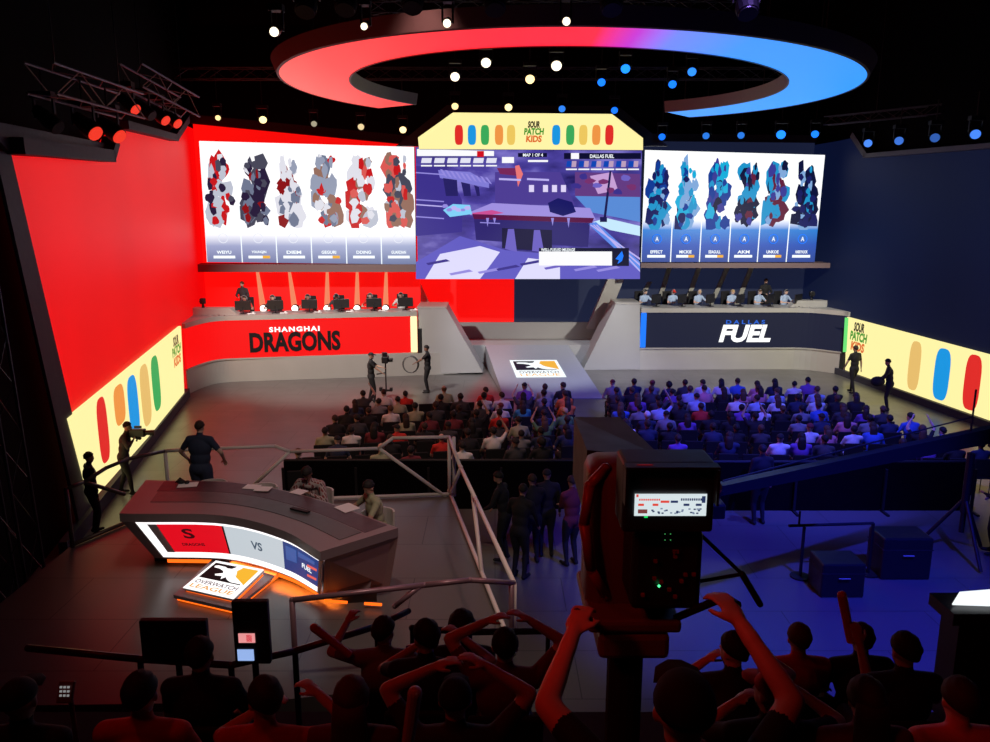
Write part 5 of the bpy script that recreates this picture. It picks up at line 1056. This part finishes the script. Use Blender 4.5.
m = MB(); m.bar(a+Z*zt2-V3(.28, 0, 0), b+Z*zt2, .028); m.bar(a+Z*zt2+V3(-.1, 0, 0), a+Z*(zt2+.28)+V3(-.1, 0, 0), .02); m.build('rail', M_black, r)
for x, y, sx, sz, lab in ((842, 598, .75, .62, 'black equipment case standing by the barrier rail'), (905, 580, .9, .8, 'larger black equipment case between barrier rail and jib stand')):
    p = onz(x, y, 0); r = empty('equipment_case', p, label=lab, cat='case', group='cases in the blue light'); m = MB(); m.bevbox(p+V3(0, .3, sz/2), (sx, .6, sz), .03); m.build('case_body', M_blackplastic, r)
    m = MB(); m.bar(p+V3(-.1, -.03, sz*.6), p+V3(.1, -.03, sz*.6), .012); m.build('handle', M_steel, r); m = MB(); m.box(p+V3(0, .3, sz*.72), (sx+.01, .61, .02)); m.build('metal_edge', M_truss, r)
for x, y, lab in ((382, 632, 'riser panel with painted magenta light below the platform rail'), (450, 632, 'second riser panel with painted magenta light, nearer the rail corner')):
    p = onz(x, y, 1.25); p.y = 7.35; m = MB(); m.box((ony(x+22, y, 7.35).x, 7.35, .75), (.46, .08, 1.5)); tag(m.build('riser_panel', mat('riser_magenta_light', (.5, .05, .16), .6), origin=(p.x+.2, 7.35, 0)), lab, 'panel', 'riser panels in front of the platform')  # magenta light is part of the panel's base colour

# ================================================================== GRANDSTAND IN THE FOREGROUND
M_tier = mat('grandstand_carpet', (.03, .02, .02), .95, noise=.3, nscale=20)
TI = [(4.9, 6.1, 2.28), (4.0, 4.9, 2.7), (3.1, 4.0, 2.98), (1.0, 3.1, 3.6), (-6.5, 1.0, 4.3)]
for i, (y0, y1, z) in enumerate(TI):
    m = MB(); m.box((0, (y0+y1)/2, z/2), (26, y1-y0, z)); struct(m, 'floor_tier_%d' % (i+1), M_tier, 'dark carpeted grandstand tier, %s from the front' % NUM[i], 'tier')
def tz(y):
    for y0, y1, z in TI:
        if y0 <= y <= y1: return z
rp = [onz(28, 648, 3.25), onz(140, 659, 3.25), onz(231, 665, 3.25), onz(295, 651, 3.25), onz(377, 626, 3.25), onz(408, 611, 3.25)]
r = empty('grandstand_rail', (rp[0].x, rp[0].y, 0), label='dark tube handrail along the front of the grandstand', cat='railing')
m = MB(); m.path(rp, .028); m.build('handrail', mat('rail_darkred', (.10, .05, .055), .35, .4), r, True)
for i in (1, 2, 3, 4): m = MB(); m.bar(rp[i], V3(rp[i].x, rp[i].y, 2.28 if rp[i].y < 6.1 else 0), .024); m.build('post', M_black, r)
bb = [ony(412, 628, 6.3), ony(470, 632, 6.2), ony(548, 631, 6.3)]; m = MB(); m.path(bb, .03)
for p in bb: m.bar(p, (p.x, p.y, 0), .02)
tag(m.build('crowd_rail', M_black, origin=(bb[0].x, bb[0].y, 0)), 'short black rail beyond the grandstand below the platform rail corner', 'railing')

# broadcast camera on its pedestal
CY = 2.75
r = empty('broadcast_camera', (ony(630, 600, CY).x, CY, 3.6), label='big broadcast camera with box lens and lit viewfinder on a pedestal in the grandstand', cat='camera')
n1 = [ony(587, 450, 2.95), ony(662, 457, 2.95)]; f1 = [ony(574, 417, 3.6), ony(620, 417, 3.6)]
hN = V3(0, 0, -.29); hF = V3(0, 0, -.29)
m = MB(); m.rings([[n1[0]+hN, n1[1]+hN, n1[1], n1[0]], [f1[0]+hF, f1[1]+hF, f1[1], f1[0]]]); m.build('box_lens', mat('box_lens_black', (.02, .01, .01), .5), r)
lc = (f1[0]+f1[1]+f1[0]+f1[1]+hF*2)/4; m = MB(); m.bar(lc, lc+V3(-.01, .05, 0), .085, 20); m.build('lens_glass', mat('lens_dark', (.01, .01, .02), .1), r)
m = MB(); a = ony(585, 455, 2.85); b = ony(664, 600, 2.85); m.bevbox(((a.x+b.x)/2, 2.82, (a.z+b.z)/2), (b.x-a.x, .24, a.z-b.z), .05); m.build('camera_body', M_camred, r, True)
m = MB(); hx = a.x; m.path([V3(hx+.06, 2.72, a.z-.01), V3(hx+.0, 2.68, a.z-.06), V3(hx-.02, 2.66, a.z-.2), V3(hx+.01, 2.66, a.z-.38), V3(hx+.07, 2.70, a.z-.5)], .02); m.build('side_handle', mat('handle_red', (.2, .06, .06), .4), r, True)
vf0, vf1 = ony(624, 463, 2.42), ony(713, 533, 2.42)
m = MB(); m.bevbox(((vf0.x+vf1.x)/2, 2.50, (vf0.z+vf1.z)/2), (vf1.x-vf0.x, .16, vf0.z-vf1.z), .012); v = m.build('viewfinder', M_blackplastic, r)
m = MB(); cx = (vf0.x+vf1.x)/2; m.box((cx, 2.40, vf0.z-.004), (vf1.x-vf0.x, .05, .008)); m.box((vf0.x+.004, 2.40, (vf0.z+vf1.z)/2+.05), (.008, .05, .12)); m.box((vf1.x-.004, 2.40, (vf0.z+vf1.z)/2+.05), (.008, .05, .12)); m.build('viewfinder_hood', M_blackplastic, v)
s0, s1_ = ony(635, 494, 2.41), ony(706, 516, 2.41)
def vfr(u0, v0, u1, v1, mt, k, nm='viewfinder_picture', par=None):
    W_, H_ = s1_.x-s0.x, s0.z-s1_.z; m = MB(); m.prism([(s0.x+W_*u0, 2.412-.0012*k, s1_.z+H_*v0), (s0.x+W_*u1, 2.412-.0012*k, s1_.z+H_*v0), (s0.x+W_*u1, 2.412-.0012*k, s1_.z+H_*v1), (s0.x+W_*u0, 2.412-.0012*k, s1_.z+H_*v1)], (0, .001, 0)); return m.build(nm, mt, v)
VW = led('vf_white', (215, 228, 232), 1.0); VR = led('vf_red', (225, 70, 55), 1.0); VB = led('vf_navy', (40, 55, 95), 1.0); VG = led('vf_grey', (120, 135, 160), 1.0)
vfr(0, 0, 1, 1, VW, 1, 'viewfinder_display'); rv = random.Random(4)
vfr(.02, .86, .05, .98, VR, 2); vfr(.93, .6, .98, .9, VB, 2); vfr(.36, .6, .48, .7, VR, 2); vfr(.5, .6, .6, .7, VB, 2); vfr(.05, .12, .18, .3, led('vf_maroon', (120, 60, 60), 1.0), 2)
for i in range(10): vfr(.06+.03*i, .7, .08+.03*i, .78, VR, 2)
for i in range(10): vfr(.64+.03*i, .7, .66+.03*i, .8, VB, 2)
for u in (.05, .25): vfr(u, .46, u+.08, .56, VR, 2)
for u in (.68, .85): vfr(u, .46, u+.08, .56, VB, 2)
for i in range(26): u = .2+.75*rv.random(); w__ = rv.random()*.25+.08; vfr(u, w__, u+.03, w__+.06, VG if i % 2 else VB, 3)
vfr(.14, -.08, .19, -.01, led('vf_green', (20, 220, 100), 1.2), 2, 'tally_light'); 
m = MB(); p = ony(645, 465.5, 2.40); m.box(p, (.05, .004, .006)); m.build('tally_light', led('vf_dimred', (150, 15, 15), .7), v)
c0, c1 = ony(634, 533, 2.5), ony(701, 612, 2.5)
m = MB(); m.bevbox(((c0.x+c1.x)/2, 2.62, (c0.z+c1.z)/2), (c1.x-c0.x, .22, c0.z-c1.z), .02); bk_ = m.build('camera_back', M_blackplastic, r)
for x, y, c in ((665, 534, 'g'), (670.5, 534, 'g'), (665, 540, 'g'), (670.5, 540, 'g'), (659, 586, 'G')):
    p = ony(x, y, 2.497); m = MB(); m.ball(p, (.0022 if c == 'g' else .005,)*3, 8, 6); m.build('indicator_light', led('led_dimgreen', (60, 150, 80), .9) if c == 'g' else led('led_green', (80, 255, 150), 2.0), bk_)
rk = random.Random(3)
for i in range(12):
    p = ony(642+rk.random()*52, 548+rk.random()*56, 2.497); m = MB(); m.box(p, (.012, .012, .01)); m.build('button', mat('button_red', (.25, .03, .03), .4), bk_)
h0, h1 = ony(580, 605, 2.7), ony(676, 660, 2.7)
m = MB(); m.bevbox(((h0.x+h1.x)/2, 2.78, h0.z-.02), (.34, .42, .05), .015); m.bevbox(((h0.x+h1.x)/2, 2.72, h0.z-.10), (.26, .3, .1), .02); m.build('pan_head', M_camred, r)
px_ = (h0.x+h1.x)/2; m = MB(); m.bar((px_, 2.75, h0.z-.14), (px_, 2.75, 3.61), .07, 16); m.build('pedestal_column', M_black, r)
for k in range(3): a = 2*PI*k/3+.3; m = MB(); m.bar((px_, 2.7, 4.15), (px_+math.cos(a)*.38, 2.45+math.sin(a)*.35, 3.63), .035); m.build('leg', M_black, r)
m = MB(); hl, hr = ony(577, 612, 2.38), ony(722, 598, 2.38); m.bar((px_-.12, 2.7, h0.z-.08), hl, .014); m.build('pan_bar', M_black, r); m = MB(); m.bar((px_+.12, 2.7, h0.z-.08), hr, .014); m.bar(hr, hr+V3(.03, -.06, .0), .022, 10); m.build('pan_bar', M_black, r)
m = MB(); q1, q2, q3 = ony(700, 534, 2.6), ony(742, 574, 2.6), ony(760, 604, 2.6); m.path([q1, q2], .007); m.path([q2, q3], .012); m.path([ony(695, 582, 2.6), q2], .007); m.build('monitor_arm', M_black, r)
# near people: fine skins with real hands
OP = V3(.52, 1.93, 3.6)
P = pose_stand(handL=tuple(hl-OP+V3(-.02, -.07, -.04)), handR=tuple(hr-OP+V3(.03, -.12, -.03)), look=(.05, 1, .05), lean=-.04)
body_mesh('operator', P, .011, hands=True, curl=.9, poleL=(-1, -.5, -.3), poleR=(1, -.5, -.5))
person(OP, 0, 'operator', 'black', ('cap', 'black'), 0, 'black', 'black', 'camera operator in black cap, seen from behind with both hands on the pan bars')
def near(px, py, Y, key, shirt, hair, skin, lab, rz=0, tr='black', grp='spectators in the grandstand'):
    me, PP = BODY[key]; H = PP['head']; want = ony(px, py, Y); zf = tz(Y-.05); loc = V3(want.x, Y, zf)
    person(loc, rz, key, shirt, hair, skin, tr, 'black', lab, grp, 1.0)
    chair((loc.x, loc.y+.02, zf), rz, 'chair of the '+' '.join(lab.split(',')[0].split()[:12]), 'grandstand chairs')
body_mesh('n_sit', pose_sit(), .012, hands=True); body_mesh('n_up', pose_sit(handL=(-.12, .12, 1.34), handR=(.16, .10, 1.36)), .012, hands=True, poleL=(-1, .1, .1), poleR=(1, .1, .1), sleeves='short')
body_mesh('n_stick', pose_sit(handL=(-.34, .34, 1.12), handR=(.2, .38, .85), look=(.5, 1, 0)), .012, hands=True, curl=.9, poleL=(-1, -.3, -.6)); body_mesh('n_side', pose_sit(handL=(-.1, .3, 1.02), handR=(.22, .30, 1.1), look=(-.7, 1, 0), lean=.05), .012, hands=True, curl=.8)
body_mesh('n_reach', pose_sit(handL=(-.12, .34, 1.08), handR=(.15, .36, .8), look=(-.2, 1, -.1)), .012, hands=True, curl=.8, poleL=(.2, -.2, -1))
for a in ((350, 680, 3.45, 'n_sit', 'maroon', ('long', 'brown'), 0, 'spectator with long reddish hair in maroon, in front of the handrail bend'),
          (384, 640, 5.3, 'n_stick', 'grey', ('short', 'dark brown'), 0, 'spectator holding a red stick at the front handrail'),
          (425, 655, 4.45, 'n_side', 'black', ('short', 'black'), 1, 'spectator with short black hair beside the one holding the red stick'),
          (462, 640, 5.35, 'n_sit', 'black', ('big', 'black'), 1, 'spectator with full black hair below the platform rail corner'),
          (455, 700, 3.45, 'n_up', 'charcoal', ('cap', 'black'), 0, 'spectator in black cap with both arms raised to the head'),
          (505, 655, 4.4, 'n_up', 'maroon', ('short', 'black'), 0, 'spectator in dark red with arms raised, one tier below the capped one'),
          (140, 705, 3.5, 'n_sit', 'red', ('short', 'black'), 0, 'spectator in bright red shirt near the lit keypad'),
          (262, 738, 3.4, 'n_side', 'red', ('short', 'dark brown'), 0, 'spectator in red at the bottom edge, beside the one with long reddish hair'),
          (203, 706, 4.3, 'n_sit', 'black', ('short', 'black'), 1, 'spectator in black seated behind the wide black monitor'),
          (738, 645, 4.3, 'n_side', 'black', ('short', 'black'), 0, 'spectator with short black hair close beside the operator\'s raised arm'),
          (800, 642, 5.2, 'n_sit', 'red', ('short', 'brown'), 0, 'spectator with brown hair in red, next to the operator\'s raised arm'),
          (776, 705, 3.45, 'n_side', 'black', ('cap', 'red'), 0, 'spectator in red cap with hands held up before the chest'),
          (862, 650, 5.2, 'n_sit', 'black', ('short', 'dark brown'), 1, 'spectator in black beyond the raised red stick at the front handrail row'),
          (866, 715, 3.45, 'n_sit', 'maroon', ('long', 'dark brown'), 0, 'spectator with long dark hair in maroon behind the raised red stick'),
          (905, 668, 4.35, 'n_reach', 'black', ('short', 'black'), 1, 'spectator holding up a red stick on the blue-lit side'),
          (962, 700, 3.45, 'n_sit', 'pink', ('short', 'dark brown'), 0, 'spectator in pink shirt at the far blue-lit end of the stand'),
          (22, 735, 3.45, 'n_sit', 'black', ('cap', 'black'), 1, 'spectator in black cap in the dark corner by the keypad')):
    near(*a)
def stick(p, d, L, lab, mt): m = MB(); p = Vector(p); d = Vector(d).normalized(); m.bar(p, p+d*L, .028, 14, .032); m.ball(p+d*L, (.032,)*3); return tag(m.build('foam_stick', mt, origin=p), lab, 'cheering stick', 'cheering sticks')
M_st = mat('foam_red', (.7, .12, .08), .5); M_stb = mat('foam_blue', (.25, .3, .75), .5)
p = ony(350, 655, 5.25); stick(p, V3(-.3, .0, .26), .34, 'red cheering stick held at the front handrail', M_st)
p = V3(ony(905, 668, 4.35).x-.13, 4.79, 3.74); stick(p, V3(-.1, .02, .4), .34, 'red cheering stick held up on the blue-lit side', M_st)
p = ony(408, 742, 3.0); stick(p, V3(.03, 0, .2), .24, 'pale blue cheering stick at the bottom edge below the capped spectator', mat('foam_pale', (.6, .7, .9), .5))
# monitors and keypad at the front of the stand
def stand_monitor(x0, y0, x1, y1, Y, lab, scr=()):
    a, b = ony(x0, y0, Y), ony(x1, y1, Y); cx = (a.x+b.x)/2; r = empty('stand_monitor', (cx, Y, 2.28), label=lab, cat='monitor')
    m = MB(); m.bevbox((cx, Y, (a.z+b.z)/2), (b.x-a.x, .06, a.z-b.z), .01); sh = m.build('screen_shell', M_blackplastic, r)
    m = MB(); m.bar((cx, Y+.02, b.z), (cx, Y+.02, 2.29), .025); m.bar((cx, Y+.02, 2.28), (cx, Y+.02, 2.30), .2, 14); m.build('stand', M_black, r)
    for (u0, w0, u1, w1, mt) in scr:
        c, d = ony(u0, w0, Y-.04), ony(u1, w1, Y-.04); m = MB(); m.box(((c.x+d.x)/2, Y-.035, (c.z+d.z)/2), (d.x-c.x, .006, c.z-d.z)); m.build('small_display', mt, sh)
stand_monitor(140, 619, 210, 657, 5.3, 'wide black monitor seen from behind on a stand at the front of the grandstand')
stand_monitor(232, 600, 272, 662, 5.2, 'upright black monitor with two small lit displays at the front of the grandstand', ((238, 634, 255, 643, led('sd_pink', (235, 150, 150), 1.0)), (237, 650, 254, 661, led('sd_blue', (150, 180, 235), 1.0)), (246, 635, 252, 642, led('sd_red', (210, 40, 60), 1.0))))
p = ony(66, 692, 3.4); r = empty('intercom_keypad', p, label='small intercom keypad with lit keys in the dark corner', cat='keypad')
m = MB(); m.bevbox(p, (.075, .02, .1), .005, rx=-.5); m.bar(p+V3(0, .03, -.04), (p.x, p.y+.05, 3.3), .012); m.build('keypad_body', mat('keypad_red', (.16, .02, .02), .5), r)
for i in range(3):
    for j in range(4): m = MB(); m.box(p+V3(-.018+.018*i, -.014-.0055*(1.5-j)*-1, .03-.019*j), (.011, .004, .01), rx=-.5); m.build('key', led('key_white', (150, 150, 150), .7), r)
r = empty('light_console', (4.35, 6.0, 2.9), label='console with a bright white display at the far blue-lit edge of the grandstand', cat='console')
a, b = onz(952, 605, 3.5), onz(1010, 607, 3.5); m = MB(); m.prism([a, b, b+V3(0, .22, .03), a+V3(.15, .16, .02)], (0, 0, .012)); m.build('white_display', LWW, r); m = MB(); m.box((b.x, b.y+.1, 3.43), (abs(b.x-a.x)*2.2, .35, .1)); m.box((b.x, b.y+.1, 2.95), (.8, .25, 1.0)); m.build('console_body', M_blackplastic, r)
